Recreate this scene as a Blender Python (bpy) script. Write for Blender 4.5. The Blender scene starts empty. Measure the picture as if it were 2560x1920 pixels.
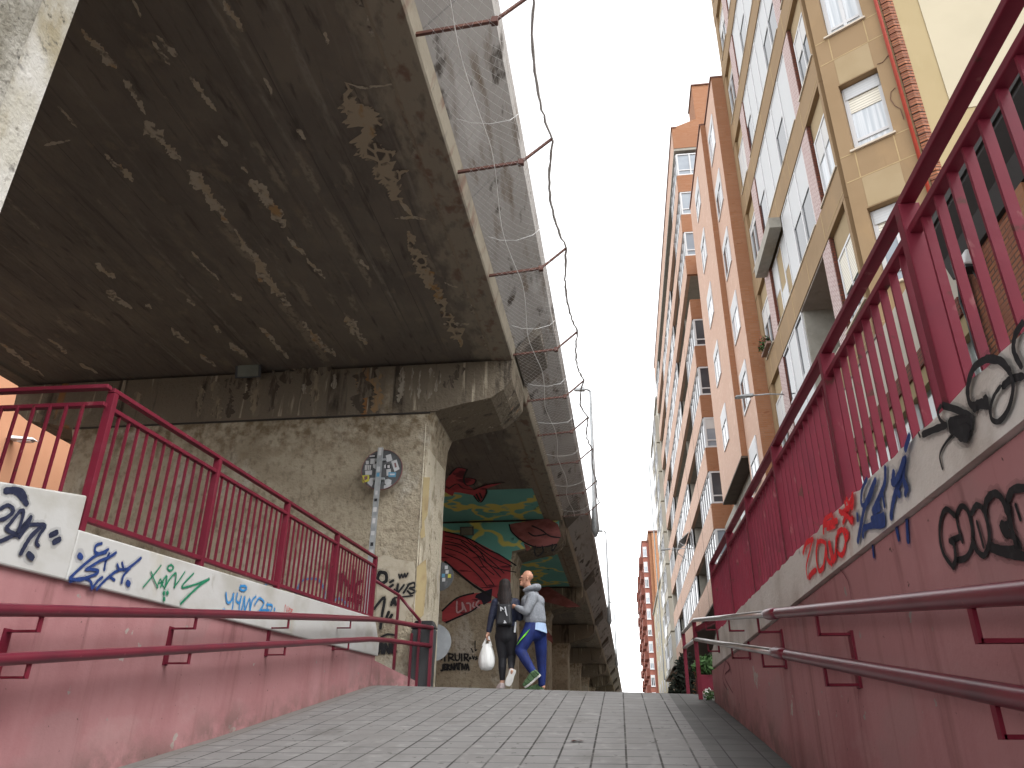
import bpy, bmesh, math, random
import numpy as np
from mathutils import Vector, Matrix
random.seed(7)
S = bpy.context.scene
COL = S.collection
# ------------------------------------------------------------------ camera
FPX = 1926.0
_z = np.array([43., 4040., FPX]); _z /= np.linalg.norm(_z)
_y = np.array([285., -921., FPX]); _y -= _z*(_y@_z); _y /= np.linalg.norm(_y)
_x = np.cross(_z, _y); _x = _x if _x[0] > 0 else -_x
CR = np.array([_x[0], _y[0], _z[0]]); CU = np.array([_x[1], _y[1], _z[1]]); CF = np.array([_x[2], _y[2], _z[2]])
cam = bpy.data.cameras.new('camera'); co = bpy.data.objects.new('camera', cam); COL.objects.link(co)
cam.sensor_width = 36; cam.lens = FPX/2560*36; cam.clip_start = 0.05; cam.clip_end = 3000
M3 = Matrix((CR, CU, -CF)).transposed()
co.matrix_world = M3.to_4x4()
S.camera = co
# ------------------------------------------------------------------ light
W = bpy.data.worlds.new('World'); S.world = W; W.use_nodes = True
wn = W.node_tree; wb = wn.nodes['Background']
sky = wn.nodes.new('ShaderNodeTexSky'); sky.sky_type = 'NISHITA'; sky.sun_disc = False
SUN_EL, SUN_ROT = math.radians(57), math.radians(122)
sky.sun_elevation = SUN_EL; sky.sun_rotation = SUN_ROT; sky.dust_density = 1.5; sky.air_density = 1.0
hs = wn.nodes.new('ShaderNodeHueSaturation'); hs.inputs['Saturation'].default_value = 0.04
wn.links.new(sky.outputs[0], hs.inputs['Color']); wn.links.new(hs.outputs[0], wb.inputs[0])
wb.inputs[1].default_value = 0.15
sl = bpy.data.lights.new('sun', 'SUN'); sl.energy = 0.5; sl.angle = math.radians(40); sl.color = (1, .985, .96)
so = bpy.data.objects.new('sun', sl); COL.objects.link(so)
_sd = Vector((math.sin(SUN_ROT)*math.cos(SUN_EL), math.cos(SUN_ROT)*math.cos(SUN_EL), math.sin(SUN_EL)))
so.rotation_euler = _sd.to_track_quat('Z', 'Y').to_euler()
S.view_settings.view_transform = 'Standard'; S.view_settings.look = 'None'; S.view_settings.gamma = 1
S.view_settings.exposure = 2.05
S.render.engine = 'CYCLES'
S.cycles.max_bounces = 8; S.cycles.diffuse_bounces = 5

# ------------------------------------------------------------------ helpers: measured points of the place
def ray(px, py):                      # survey ray through a point of the photo (source pixels)
    return CF*FPX + CR*(px-1280) + CU*(960-py)
def crop(ox, oy, s): return lambda q: (ox+q[0]/s, oy+q[1]/s)
def onX(q, X): d = ray(*q); return Vector(d*(X/d[0]))
def onY(q, Y): d = ray(*q); return Vector(d*(Y/d[1]))
def onZ(q, Z): d = ray(*q); return Vector(d*(Z/d[2]))
OFF = {}
def ramp_z(y):
    if y < 11.0: return -1.01+.156*y
    if y < 12.4: t = y-11.0; return .706+.156*t-.156*t*t/2.8
    return .8152
def gz(x, y):
    k = min(1, max(0, (y-7)/4.5)); return ramp_z(y)-.025*(x+1.0)*k

SPLIT = {'end_wall','corner_panel','sill','spandrel','brick_pier','brick_edge','slab','party_wall','shutter_box','panel','pane','roof_edge','joint','side_panel','side_trim','strut','handle','parapet','edge_beam','clamp','mural','patch','sticker','roof','balcony_recess','print','wire'}
class MB:
    def __init__(s): s.v = []; s.f = []
    def face(s, pts):
        i = len(s.v); s.v += [Vector(p) for p in pts]; s.f.append(list(range(i, i+len(pts)))); return s
    def box(s, x0, x1, y0, y1, z0, z1):
        i = len(s.v)
        s.v += [Vector((x, y, z)) for z in (z0, z1) for y in (y0, y1) for x in (x0, x1)]
        for f in ((0,2,3,1),(4,5,7,6),(0,1,5,4),(2,6,7,3),(0,4,6,2),(1,3,7,5)): s.f.append([i+k for k in f])
        return s
    def hexa(s, a, b):                # two quads (same winding), joined
        i = len(s.v); s.v += [Vector(p) for p in list(a)+list(b)]; n = len(a)
        s.f.append([i+k for k in reversed(range(n))]); s.f.append([i+n+k for k in range(n)])
        for k in range(n): j = (k+1) % n; s.f.append([i+k, i+j, i+n+j, i+n+k])
        return s
    def extr(s, poly, vec): vec = Vector(vec); return s.hexa(poly, [Vector(p)+vec for p in poly])
    def tube(s, pts, r, n=8, cap=True, r2=None):
        pts = [Vector(p) for p in pts]; i0 = len(s.v); m = len(pts)
        up = None
        for k, p in enumerate(pts):
            t = (pts[min(k+1, m-1)]-pts[max(k-1, 0)]).normalized()
            if up is None:
                up = Vector((0,0,1)) if abs(t.z) < .9 else Vector((1,0,0))
            u = t.cross(up).normalized(); w = u.cross(t); up = w
            rr = r if r2 is None else r+(r2-r)*k/(m-1)
            if isinstance(r, (list, tuple)): rr = r[k]
            for a in range(n):
                an = 2*math.pi*a/n; s.v.append(p+u*math.cos(an)*rr+w*math.sin(an)*rr)
        for k in range(m-1):
            for a in range(n):
                b = (a+1) % n; s.f.append([i0+k*n+a, i0+k*n+b, i0+(k+1)*n+b, i0+(k+1)*n+a])
        if cap and n > 2:
            s.f.append([i0+a for a in reversed(range(n))]); s.f.append([i0+(m-1)*n+a for a in range(n)])
        return s
    def bar(s, p, q, w, h, side=None): # rectangular bar p->q, w along side, h along the third axis
        p = Vector(p); q = Vector(q); t = (q-p).normalized()
        u = Vector(side) if side else t.cross(Vector((0,0,1)))
        u = (u-t*u.dot(t)).normalized()*w/2; v = t.cross(u).normalized()*h/2
        return s.hexa([p-u-v, p+u-v, p+u+v, p-u+v], [q-u-v, q+u-v, q+u+v, q-u+v])
    def lathe(s, c, prof, n=12):
        i0 = len(s.v); c = Vector(c)
        for (r, z) in prof:
            for a in range(n): an = 2*math.pi*a/n; s.v.append(c+Vector((r*math.cos(an), r*math.sin(an), z)))
        for k in range(len(prof)-1):
            for a in range(n):
                b = (a+1) % n; s.f.append([i0+k*n+a, i0+k*n+b, i0+(k+1)*n+b, i0+(k+1)*n+a])
        s.f.append([i0+a for a in reversed(range(n))]); s.f.append([i0+(len(prof)-1)*n+a for a in range(n)])
        return s
    def pieces(s):
        par = list(range(len(s.v)))
        def find(a):
            while par[a] != a: par[a] = par[par[a]]; a = par[a]
            return a
        for f in s.f:
            for k in f[1:]: par[find(k)] = find(f[0])
        out = {}
        for f in s.f:
            b = out.setdefault(find(f[0]), (MB(), {})); g = []
            for k in f:
                if k not in b[1]: b[1][k] = len(b[0].v); b[0].v.append(s.v[k])
                g.append(b[1][k])
            b[0].f.append(g)
        return [b[0] for b in out.values()]
    def build(s, name, m, parent=None, smooth=False, loc=None, fix=True):
        if parent is not None and name in SPLIT:
            P = s.pieces()
            if 1 < len(P) <= 100:
                for p in P: o = MB.build1(p, name, m, parent, smooth, loc, fix)
                return o
        return s.build1(name, m, parent, smooth, loc, fix)
    def build1(s, name, m, parent=None, smooth=False, loc=None, fix=True):
        me = bpy.data.meshes.new(name); o = bpy.data.objects.new(name, me); COL.objects.link(o)
        if parent is not None:
            off = OFF[parent]; o.parent = parent; OFF[o] = off
        else:
            off = Vector(loc) if loc is not None else Vector((0,0,0)); o.location = off; OFF[o] = off
        me.from_pydata([tuple(v-off) for v in s.v], [], s.f)
        if fix:
            bm = bmesh.new(); bm.from_mesh(me); bmesh.ops.recalc_face_normals(bm, faces=bm.faces); bm.to_mesh(me); bm.free()
        if m: me.materials.append(m)
        if smooth:
            for p in me.polygons: p.use_smooth = True
        return o
def bev(o, w=.006, seg=2):
    b = o.modifiers.new('bevel', 'BEVEL'); b.width = w; b.segments = seg; b.limit_method = 'ANGLE'; b.angle_limit = math.radians(40); return o
def tag(o, label=None, cat=None, group=None, kind=None):
    if label: o['label'] = label
    if cat: o['category'] = cat
    if group: o['group'] = group
    if kind: o['kind'] = kind
    return o
def thing(name, loc, label, cat, group=None):
    o = bpy.data.objects.new(name, None); COL.objects.link(o); o.location = loc; OFF[o] = Vector(loc); o.empty_display_size = .2
    return tag(o, label, cat, group)
def part(name, m, parent, fn, **k):
    b = MB(); fn(b); return b.build(name, m, parent, **k)

# ------------------------------------------------------------------ materials
def mk(name, base, rough=.85, layers=(), bump=None, metal=0, spec=.3, brick=None, grid=None, trans=0, alpha=None):
    m = bpy.data.materials.new(name); m.use_nodes = True; nt = m.node_tree; N = nt.nodes; L = nt.links
    P = N['Principled BSDF']; P.inputs['Roughness'].default_value = rough; P.inputs['Metallic'].default_value = metal
    P.inputs['Specular IOR Level'].default_value = spec
    geo = N.new('ShaderNodeNewGeometry'); sep = N.new('ShaderNodeSeparateXYZ'); L.new(geo.outputs['Position'], sep.inputs[0])
    def math_(op, a, b=None, c=None):
        n = N.new('ShaderNodeMath'); n.operation = op
        for i, x in enumerate((a, b, c)):
            if x is None: continue
            if isinstance(x, (int, float)): n.inputs[i].default_value = x
            else: L.new(x, n.inputs[i])
        return n.outputs[0]
    def scaled(sc):
        if isinstance(sc, (int, float)): sc = (sc, sc, sc)
        v = N.new('ShaderNodeVectorMath'); v.operation = 'MULTIPLY'; L.new(geo.outputs['Position'], v.inputs[0]); v.inputs[1].default_value = sc
        return v.outputs[0]
    def mr(x, lo, hi):
        n = N.new('ShaderNodeMapRange'); n.clamp = True; L.new(x, n.inputs[0]); n.inputs[1].default_value = lo; n.inputs[2].default_value = hi
        return n.outputs[0]
    def noise(sc, detail=4, seed=0, dist=0, ro=.55):
        n = N.new('ShaderNodeTexNoise'); n.noise_dimensions = '4D'; n.inputs['W'].default_value = seed*3.7
        n.inputs['Scale'].default_value = 1; n.inputs['Detail'].default_value = detail; n.inputs['Roughness'].default_value = ro
        n.inputs['Distortion'].default_value = dist; L.new(scaled(sc), n.inputs['Vector']); return n.outputs[0]
    def axis(a): return sep.outputs['XYZ'.index(a)]
    def mask(t):
        k = t[0]
        if k == 'n': return mr(noise(t[1], t[4] if len(t) > 4 else 4, t[5] if len(t) > 5 else 0), t[2], t[3])
        if k == 've':
            n = N.new('ShaderNodeTexVoronoi'); n.feature = 'DISTANCE_TO_EDGE'; n.inputs['Scale'].default_value = 1
            v = N.new('ShaderNodeVectorMath'); v.operation = 'ADD'; L.new(scaled(t[1]), v.inputs[0])
            nn = N.new('ShaderNodeTexNoise'); nn.inputs['Scale'].default_value = t[5] if len(t) > 5 else .6; L.new(geo.outputs['Position'], nn.inputs['Vector'])
            w = N.new('ShaderNodeVectorMath'); w.operation = 'SCALE'; L.new(nn.outputs[1], w.inputs[0]); w.inputs[3].default_value = t[4] if len(t) > 4 else .8
            L.new(w.outputs[0], v.inputs[1]); L.new(v.outputs[0], n.inputs['Vector']); return mr(n.outputs['Distance'], t[2], t[3])
        if k == 'ax': return mr(axis(t[1]), t[2], t[3])
        if k == 'axn':                 # axis with a noisy threshold
            return mr(math_('ADD', axis(t[1]), math_('MULTIPLY', math_('SUBTRACT', noise(t[5], 5, t[6]), .5), t[4])), t[2], t[3])
        if k == 'lin':                 # linear combination of the axes with a noisy threshold
            x = math_('ADD', math_('ADD', math_('MULTIPLY', axis('X'), t[1]), math_('MULTIPLY', axis('Y'), t[2])), math_('MULTIPLY', axis('Z'), t[3]))
            return mr(math_('ADD', x, math_('MULTIPLY', math_('SUBTRACT', noise((2.5,1.6,2.5), 6, 21), .5), t[6])), t[4], t[5])
        if k == 'line':                # thin lines every t[2] along axis t[1]
            x = math_('ADD', math_('DIVIDE', axis(t[1]), t[2]), t[4] if len(t) > 4 else 0.)
            fr = math_('ABSOLUTE', math_('SUBTRACT', math_('FRACT', math_('ADD', x, 1000.)), .5))
            return mr(fr, .5-t[3]/t[2]*1.0, .5-t[3]/t[2]*.4)
        if k == 'xs':                  # bands along given axis positions with wandering edges
            wv = math_('MULTIPLY', math_('SUBTRACT', noise(t[3], 5, 9), .5), t[2]); tot = None
            for (x0, hw) in t[1]:
                d = math_('ABSOLUTE', math_('SUBTRACT', math_('ADD', axis('X'), wv), x0))
                e = mr(d, hw, hw*.55)
                tot = e if tot is None else math_('MAXIMUM', tot, e)
            return tot
        if k == 'c':
            v = N.new('ShaderNodeValue'); v.outputs[0].default_value = t[1]; return v.outputs[0]
    def mix(a, b, f):
        n = N.new('ShaderNodeMix'); n.data_type = 'RGBA'
        if isinstance(f, (int, float)): n.inputs[0].default_value = f
        else: L.new(f, n.inputs[0])
        for i, x in ((6, a), (7, b)):
            if isinstance(x, tuple): n.inputs[i].default_value = (*x[:3], 1)
            else: L.new(x, n.inputs[i])
        return n.outputs[2]
    cur = base; hgt = None
    if brick:                          # (plane, mortar colour, colour2, width, height, joint, offset)
        pl, mo, c2, bw, bh, js = brick[:6]; offs = brick[6] if len(brick) > 6 else .5
        cb = N.new('ShaderNodeCombineXYZ')
        if pl == 'X': L.new(sep.outputs[1], cb.inputs[0]); L.new(sep.outputs[2], cb.inputs[1])
        elif pl == 'Y': L.new(sep.outputs[0], cb.inputs[0]); L.new(sep.outputs[2], cb.inputs[1])
        elif pl == 'Z': L.new(sep.outputs[0], cb.inputs[0]); L.new(sep.outputs[1], cb.inputs[1])
        elif pl == 'S': L.new(math_('ADD', sep.outputs[0], sep.outputs[1]), cb.inputs[0]); L.new(sep.outputs[2], cb.inputs[1])
        b = N.new('ShaderNodeTexBrick'); L.new(cb.outputs[0], b.inputs['Vector']); b.offset = offs
        b.inputs['Scale'].default_value = 1; b.inputs['Brick Width'].default_value = bw; b.inputs['Row Height'].default_value = bh
        b.inputs['Mortar Size'].default_value = js; b.inputs['Mortar Smooth'].default_value = .3; b.inputs['Bias'].default_value = 0
        b.inputs['Color1'].default_value = (*base, 1); b.inputs['Color2'].default_value = (*c2, 1); b.inputs['Mortar'].default_value = (*mo, 1)
        cur = b.outputs[0]; hgt = math_('SUBTRACT', 1., b.outputs[1])
    for lay in layers:
        f = None
        for t in lay[1]:
            x = mask(t); f = x if f is None else math_('MULTIPLY', f, x)
        cur = mix(cur, lay[0], f)
    if isinstance(cur, tuple): P.inputs['Base Color'].default_value = (*cur[:3], 1)
    else: L.new(cur, P.inputs['Base Color'])
    if bump or hgt is not None:
        bm = N.new('ShaderNodeBump'); h = None
        if bump:
            h = noise(bump[0], 6, 5)
            bm.inputs['Distance'].default_value = bump[1]; bm.inputs['Strength'].default_value = bump[2] if len(bump) > 2 else .6
        else: bm.inputs['Distance'].default_value = .006; bm.inputs['Strength'].default_value = .6
        if hgt is not None: h = math_('ADD', h, hgt) if h is not None else hgt
        L.new(h, bm.inputs['Height']); L.new(bm.outputs[0], P.inputs['Normal'])
    if trans: P.inputs['Transmission Weight'].default_value = trans
    return m
def plain(name, c, rough=.6, metal=0, var=.15, sc=3., spec=.35):
    d = tuple(x*(1-var*1.6) for x in c); b = tuple(min(1, x*(1+var)) for x in c)
    return mk(name, c, rough, [(d, [('n', sc, .45, .75, 5)]), (b, [('n', sc*3.1, .5, .8, 4, 2)])], metal=metal, spec=spec)

G = {}
G['tiles'] = mk('paving_tiles', (.18,.177,.174), .85, [
    ((.155,.15,.146), [('n', (1.2,1.2,1), .5, .7, 6)]), ((.25,.245,.238), [('n', (7,7,7), .55, .8, 4, 3)]),
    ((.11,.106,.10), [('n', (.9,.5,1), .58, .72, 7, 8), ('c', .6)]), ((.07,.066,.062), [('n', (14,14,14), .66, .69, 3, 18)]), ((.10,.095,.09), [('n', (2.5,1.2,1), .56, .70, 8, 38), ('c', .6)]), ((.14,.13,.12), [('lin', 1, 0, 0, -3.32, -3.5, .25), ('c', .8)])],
    brick=('Z', (.032,.030,.029), (.165,.162,.16), .245, .30, .009, 0), bump=(40, .004, .3))
G['strip'] = mk('dark_edge_tiles', (.115,.113,.11), .85, [((.075,.075,.074), [('n', (2,2,2), .5, .7, 6)])],
    brick=('Z', (.035,.035,.034), (.10,.099,.097), .245, .30, .006, 0), bump=(40, .004, .3))
G['bounce_paving'] = plain('pale_bounce_paving', (.22,.215,.205), .95)  # unseen paving made pale to bounce light up into the soffit
STREAKS = [(-2.6,.13),(-3.15,.05),(-3.62,.06),(-4.05,.08),(-4.37,.09),(-4.78,.07),(-5.22,.13),(-5.78,.08),(-6.05,.09),(-6.65,.11),(-7.2,.09),(-7.9,.10),(-8.6,.09),(-9.3,.1),(-10.2,.12)]
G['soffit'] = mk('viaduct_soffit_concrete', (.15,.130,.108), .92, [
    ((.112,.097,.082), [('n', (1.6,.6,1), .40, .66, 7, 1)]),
    ((.185,.160,.126), [('n', (.6,.8,1), .48, .70, 6, 2)]),
    ((.15,.132,.11), [('n', (9,4,1), .50, .66, 7, 12)]),
    ((.085,.073,.062), [('n', (10,2,1), .58, .70, 6, 19)]),
    ((.075,.065,.055), [('line', 'X', .43, .009, .1), ('n', (4,.9,1), .42, .58, 4, 4), ('c', .8)]),
    ((.18,.155,.12), [('xs', STREAKS, .45, (2.6,1.6,1)), ('n', (1.8,.8,1), .46, .60, 7, 6), ('n', (9,5,1), .35, .6, 6, 13), ('c', .8)]),
    ((.27,.235,.18), [('xs', STREAKS, .26, (3.6,2.4,1)), ('n', (1.7,.8,1), .57, .60, 8, 3), ('n', (15,9,4), .40, .50, 6, 2), ('c', .7)]),
    ((.22,.18,.13), [('n', (3,2.2,1), .60, .68, 8, 17), ('n', (15,9,4), .34, .46, 6, 22), ('c', .6)]),
    ((.22,.198,.165), [('n', (6.5,.22,1), .60, .70, 7, 55), ('n', (9,5,1), .36, .54, 6, 56)]),
    ((.085,.075,.066), [('n', (7.5,.16,1), .60, .72, 6, 57)]),
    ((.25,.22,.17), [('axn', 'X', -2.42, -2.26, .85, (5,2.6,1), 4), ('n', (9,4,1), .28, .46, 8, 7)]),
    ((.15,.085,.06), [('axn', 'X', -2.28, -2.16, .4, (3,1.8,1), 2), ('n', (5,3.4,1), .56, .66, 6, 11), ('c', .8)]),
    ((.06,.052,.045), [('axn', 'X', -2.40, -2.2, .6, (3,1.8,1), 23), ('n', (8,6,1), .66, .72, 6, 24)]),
    ], bump=((7,3,4), .035, .9))
G['beam'] = mk('viaduct_edge_beam_concrete', (.11,.095,.08), .92, [((.12,.10,.085), [('n', (2,1,2), .45, .65, 6, 1)]), ((.18,.16,.13), [('n', (3,1.4,3), .55, .7, 6, 2)]), ((.16,.07,.045), [('n', (4,2,4), .66, .74, 4, 7)])], bump=(9, .03, .8))
G['fascia'] = mk('viaduct_fascia_concrete', (.30,.285,.27), .9, [((.22,.205,.19), [('n', (.8,.35,.8), .45, .7, 6, 1)]), ((.06,.05,.042), [('n', (2.6,1.3,2.6), .585, .64, 8, 3)]), ((.15,.12,.095), [('n', (5,1,5), .54, .68, 7, 27)]), ((.37,.355,.34), [('n', (3,.6,3), .6, .75, 4, 5)]), ((.20,.19,.185), [('line', 'Y', 2.75, .014)])], bump=(12, .008, .4))
G['pier'] = mk('pier_concrete', (.43,.375,.28), .93, [
    ((.29,.245,.175), [('n', (.9,.9,1.3), .45, .65, 7, 1)]), ((.52,.49,.42), [('n', (1.3,1.3,.9), .55, .7, 6, 2)]),
    ((.15,.115,.08), [('n', (2.2,2.2,1.6), .63, .73, 7, 3)]), ((.19,.155,.11), [('n', (13,13,10), .50, .70, 8, 15), ('c', .75)]),
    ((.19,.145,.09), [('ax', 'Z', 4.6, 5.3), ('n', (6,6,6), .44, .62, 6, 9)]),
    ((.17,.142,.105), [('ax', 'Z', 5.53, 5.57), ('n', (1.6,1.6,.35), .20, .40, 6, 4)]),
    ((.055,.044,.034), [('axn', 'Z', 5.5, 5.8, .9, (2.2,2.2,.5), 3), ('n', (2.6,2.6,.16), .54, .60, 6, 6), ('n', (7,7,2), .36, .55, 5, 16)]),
    ((.42,.37,.28), [('ax', 'Z', 5.60, 5.62), ('n', (7,7,.6), .60, .68, 5, 8)]),
    ((.26,.13,.05), [('ax', 'Z', 5.5, 5.6), ('n', (2.9,2.9,.25), .64, .70, 4, 10)])], bump=(14, .05, 1))
G['pierend_lit'] = mk('pier_end_lit_concrete', (.50,.45,.35), .95, [((.30,.26,.19), [('n', (5,5,3), .52, .62, 7, 1)]), ((.16,.13,.095), [('n', (9,9,9), .62, .70, 6, 2)]), ((.56,.53,.46), [('n', (2,2,1), .55, .7, 6, 3)])], bump=(22, .03, 1))  # end face paler than the shaft: its sky light is put into the colour
G['nearpier'] = mk('near_pier_concrete', (.46,.44,.38), .95, [((.34,.30,.21), [('n', (4,4,2.5), .44, .60, 8, 1)]), ((.11,.10,.08), [('n', (17,17,17), .58, .68, 7, 2)]), ((.60,.59,.56), [('n', (2,2,1.2), .55, .7, 6, 3)]), ((.25,.20,.10), [('n', (4,4,1), .6, .72, 5, 6)])], bump=(24, .02, .9))
G['nearpier2'] = mk('rough_near_pier', (.36,.345,.30), .95, [((.22,.205,.165), [('n', (5,5,4), .46, .62, 8, 1)]), ((.07,.065,.055), [('n', (22,22,22), .60, .70, 7, 2)]), ((.52,.51,.48), [('n', (3,3,2), .56, .68, 6, 3)])], bump=(30, .03, 1))
PINK = (.385,.19,.195)
G['pink'] = mk('pink_wall_paint', PINK, .85, [((.43,.23,.235), [('n', (1.2,.8,1.4), .5, .7, 6, 1)]), ((.30,.125,.133), [('n', (3,1.6,.5), .52, .70, 5, 2)]),
    ((.34,.20,.20), [('n', (1.1,.7,1.1), .56, .60, 7, 33), ('c', .5)]), ((.44,.29,.28), [('n', (1.6,1.1,1.9), .60, .66, 7, 34), ('c', .3)]),
    ((.38,.33,.30), [('n', (4.3,3.3,3.8), .672, .682, 8, 5)]), ((.13,.05,.048), [('n', (6,5,.6), .62, .72, 5, 3), ('c', .7)]), ((.29,.27,.25), [('n', (9,8,9), .68, .70, 6, 14)]),
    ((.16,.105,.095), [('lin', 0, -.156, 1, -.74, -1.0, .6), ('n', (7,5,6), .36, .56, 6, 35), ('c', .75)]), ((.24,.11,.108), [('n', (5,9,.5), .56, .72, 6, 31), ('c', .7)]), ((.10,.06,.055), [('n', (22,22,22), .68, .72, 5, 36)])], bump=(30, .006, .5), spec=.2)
G['coping'] = mk('white_coping_paint', (.50,.50,.485), .8, [((.41,.40,.365), [('n', (2,2,3), .48, .66, 6, 1)]), ((.55,.55,.545), [('n', (1,1,1), .5, .7, 5, 2)]), ((.25,.22,.17), [('n', (5,5,3), .66, .76, 6, 3), ('c', .7)]), ((.42,.38,.28), [('n', (8,2,.8), .62, .74, 5, 5), ('c', .6)])], bump=(28, .004, .4))
G['coping_r'] = mk('grey_coping_paint', (.56,.53,.49), .85, [((.42,.38,.34), [('n', (2,3,3), .46, .64, 7, 1)]), ((.64,.62,.59), [('n', (1,2,2), .52, .7, 5, 2)]), ((.14,.12,.10), [('n', (7,9,9), .64, .73, 7, 3), ('c', .8)]), ((.40,.26,.22), [('n', (3,5,5), .66, .74, 5, 6), ('c', .7)])], bump=(40, .006, .6))
FEN = (.16,.014,.030)
G['fence'] = mk('crimson_fence_paint', FEN, .55, [((.12,.012,.026), [('n', 3., .45, .7, 5)]), ((.17,.025,.042), [('n', 9., .55, .75, 4, 2)]), ((.08,.022,.018), [('n', 11., .62, .68, 7, 3)]), ((.22,.07,.075), [('n', (16,16,7), .64, .70, 6, 13)])], spec=.2)
G['rail'] = mk('crimson_rail_paint', (.13,.014,.028), .30, [((.09,.012,.024), [('n', 4., .45, .7, 5)]), ((.22,.06,.07), [('n', (18,18,18), .66, .72, 5, 2)])], spec=.5)
G['steel'] = mk('brushed_steel', (.50,.48,.47), .28, [((.36,.30,.29), [('n', (6,2,6), .5, .7, 4)])], metal=.85)
G['galv'] = mk('galvanised_steel', (.40,.42,.43), .5, [((.30,.32,.33), [('n', (12,12,8), .45, .65, 5)])], metal=.4)
G['rust'] = mk('rusty_steel', (.11,.05,.04), .7, [((.16,.07,.045), [('n', 9., .5, .7, 5)])])
G['net'] = plain('white_net_cord', (.80,.80,.79), .9)
G['rope'] = plain('grey_rope', (.50,.48,.46), .95)
G['ochre'] = mk('ochre_render', (.265,.182,.103), .9, [((.235,.158,.086), [('n', (.7,.7,.9), .45, .7, 6, 1)]), ((.305,.205,.11), [('n', (2,2,1), .55, .75, 5, 2)]), ((.20,.13,.065), [('n', (6,6,1.0), .66, .76, 5, 4), ('c', .5)])], bump=(90, .004, .35))
G['cream'] = mk('cream_render', (.31,.245,.135), .9, [((.28,.22,.115), [('n', (.8,.8,.8), .45, .7, 6, 1)]), ((.34,.275,.155), [('n', (3,3,1), .55, .75, 5, 2)])], bump=(80, .003, .3))
G['palecream'] = mk('pale_cream_render', (.40,.355,.26), .9, [((.37,.33,.24), [('n', (.8,.8,.8), .45, .7, 6, 1)])])
G['panel'] = mk('yellow_panel_render', (.325,.25,.15), .9, [((.295,.222,.128), [('n', (1.5,1.5,1.5), .45, .7, 6, 1)])])
G['joint'] = plain('pale_joint', (.38,.28,.15), .9)
G['wbrick'] = mk('pinkish_pale_brick', (.55,.47,.455), .9, brick=('X', (.22,.10,.095), (.50,.41,.395), .20, .055, .008))
G['dbrick'] = mk('dark_red_brick', (.17,.055,.035), .9, [((.12,.04,.028), [('n', 2., .45, .65, 5)])], brick=('S', (.05,.03,.025), (.13,.045,.03), .22, .062, .008))
G['zbrick'] = mk('rust_brown_brick', (.30,.12,.06), .9, [((.20,.08,.05), [('n', 4., .45, .65, 5)])], brick=('S', (.10,.06,.045), (.24,.09,.05), .22, .065, .012))
G['obrick'] = mk('orange_brick', (.315,.155,.087), .9, [((.275,.132,.073), [('n', (.6,.6,.8), .45, .7, 6, 1)]), ((.23,.095,.048), [('n', (4,4,12), .62, .7, 4, 2)])], brick=('S', (.25,.145,.09), (.29,.125,.06), .24, .062, .006))
G['ptile'] = mk('salmon_facing_brick', (.52,.345,.26), .75, [((.48,.31,.23), [('n', (.5,.5,.6), .45, .7, 6, 1)]), ((.55,.38,.295), [('n', (3,3,5), .55, .7, 4, 2)])], brick=('X', (.43,.30,.235), (.49,.32,.24), .24, .062, .005))
G['rbrick'] = mk('red_tower_brick', (.26,.10,.075), .9, [((.22,.085,.062), [('n', .5, .45, .7, 5)])])
G['peach'] = mk('peach_render', (.50,.25,.145), .9, [((.45,.22,.125), [('n', (1,.6,.6), .45, .7, 6, 1)]), ((.38,.18,.10), [('n', (3,3,3), .66, .74, 5, 3)])])
G['whitewall'] = mk('off_white_render', (.47,.44,.38), .9, [((.41,.38,.32), [('n', .7, .45, .7, 5)])])
G['greycon'] = plain('grey_concrete', (.30,.285,.25), .9)
G['taupe'] = plain('taupe_ceiling', (.32,.27,.24), .9)
G['alu'] = plain('white_aluminium', (.54,.545,.555), .4, 0, .03)
G['wpanel'] = mk('white_panel', (.49,.505,.515), .5, [((.41,.425,.44), [('line', 'Z', .055, .006)])])
G['shut'] = mk('cream_roller_shutter', (.68,.65,.56), .6, [((.34,.32,.27), [('line', 'Z', .06, .009)])])
G['shutw'] = mk('white_roller_shutter', (.55,.55,.54), .55, [((.36,.36,.355), [('line', 'Z', .05, .007)])])
G['glass'] = mk('dark_window_glass', (.05,.055,.065), .06, [((.09,.10,.11), [('n', .8, .4, .7, 3)])], spec=.7)
G['curt'] = mk('net_curtain_behind_glass', (.42,.46,.50), .12, [((.62,.65,.68), [('n', (14,14,.3), .42, .6, 2)]), ((.30,.34,.38), [('n', (9,9,.2), .6, .7, 2, 3)])], spec=.6)
G['bglass'] = mk('blue_grey_glass', (.22,.25,.29), .08, [((.30,.34,.38), [('n', 1.2, .4, .7, 3)])], spec=.7)
G['shop'] = plain('greenish_lamp_glass', (.14,.15,.12), .2)
G['dark'] = plain('dark_recess', (.045,.04,.036), .9)
G['cornice'] = plain('black_wood', (.028,.024,.023), .7)
G['pipe'] = plain('red_plastic_pipe', (.36,.045,.025), .45)
G['black'] = plain('black_plastic', (.02,.02,.022), .5)
G['binp'] = plain('dark_grey_plastic', (.045,.047,.05), .45)
G['skin'] = plain('skin', (.46,.24,.16), .6, 0, .08, 20)
G['skinw'] = plain('pale_skin', (.48,.27,.19), .6, 0, .08, 20)
G['hoodie'] = mk('grey_marl_cotton', (.235,.25,.275), .95, [((.19,.205,.23), [('n', (9,9,4), .45, .65, 5)]), ((.28,.295,.32), [('n', (60,60,60), .5, .7, 3, 2)])], bump=(14, .02, .5))
G['shirt'] = plain('light_blue_cotton', (.36,.48,.68), .9)
G['track'] = mk('blue_track_fabric', (.012,.026,.14), .75, [((.008,.015,.08), [('n', (8,8,3), .45, .65, 5)])], bump=(10, .02, .5))
G['lime'] = plain('lime_stripe', (.22,.78,.03), .6)
G['shoe1'] = plain('green_shoe', (.07,.13,.06), .7)
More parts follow.
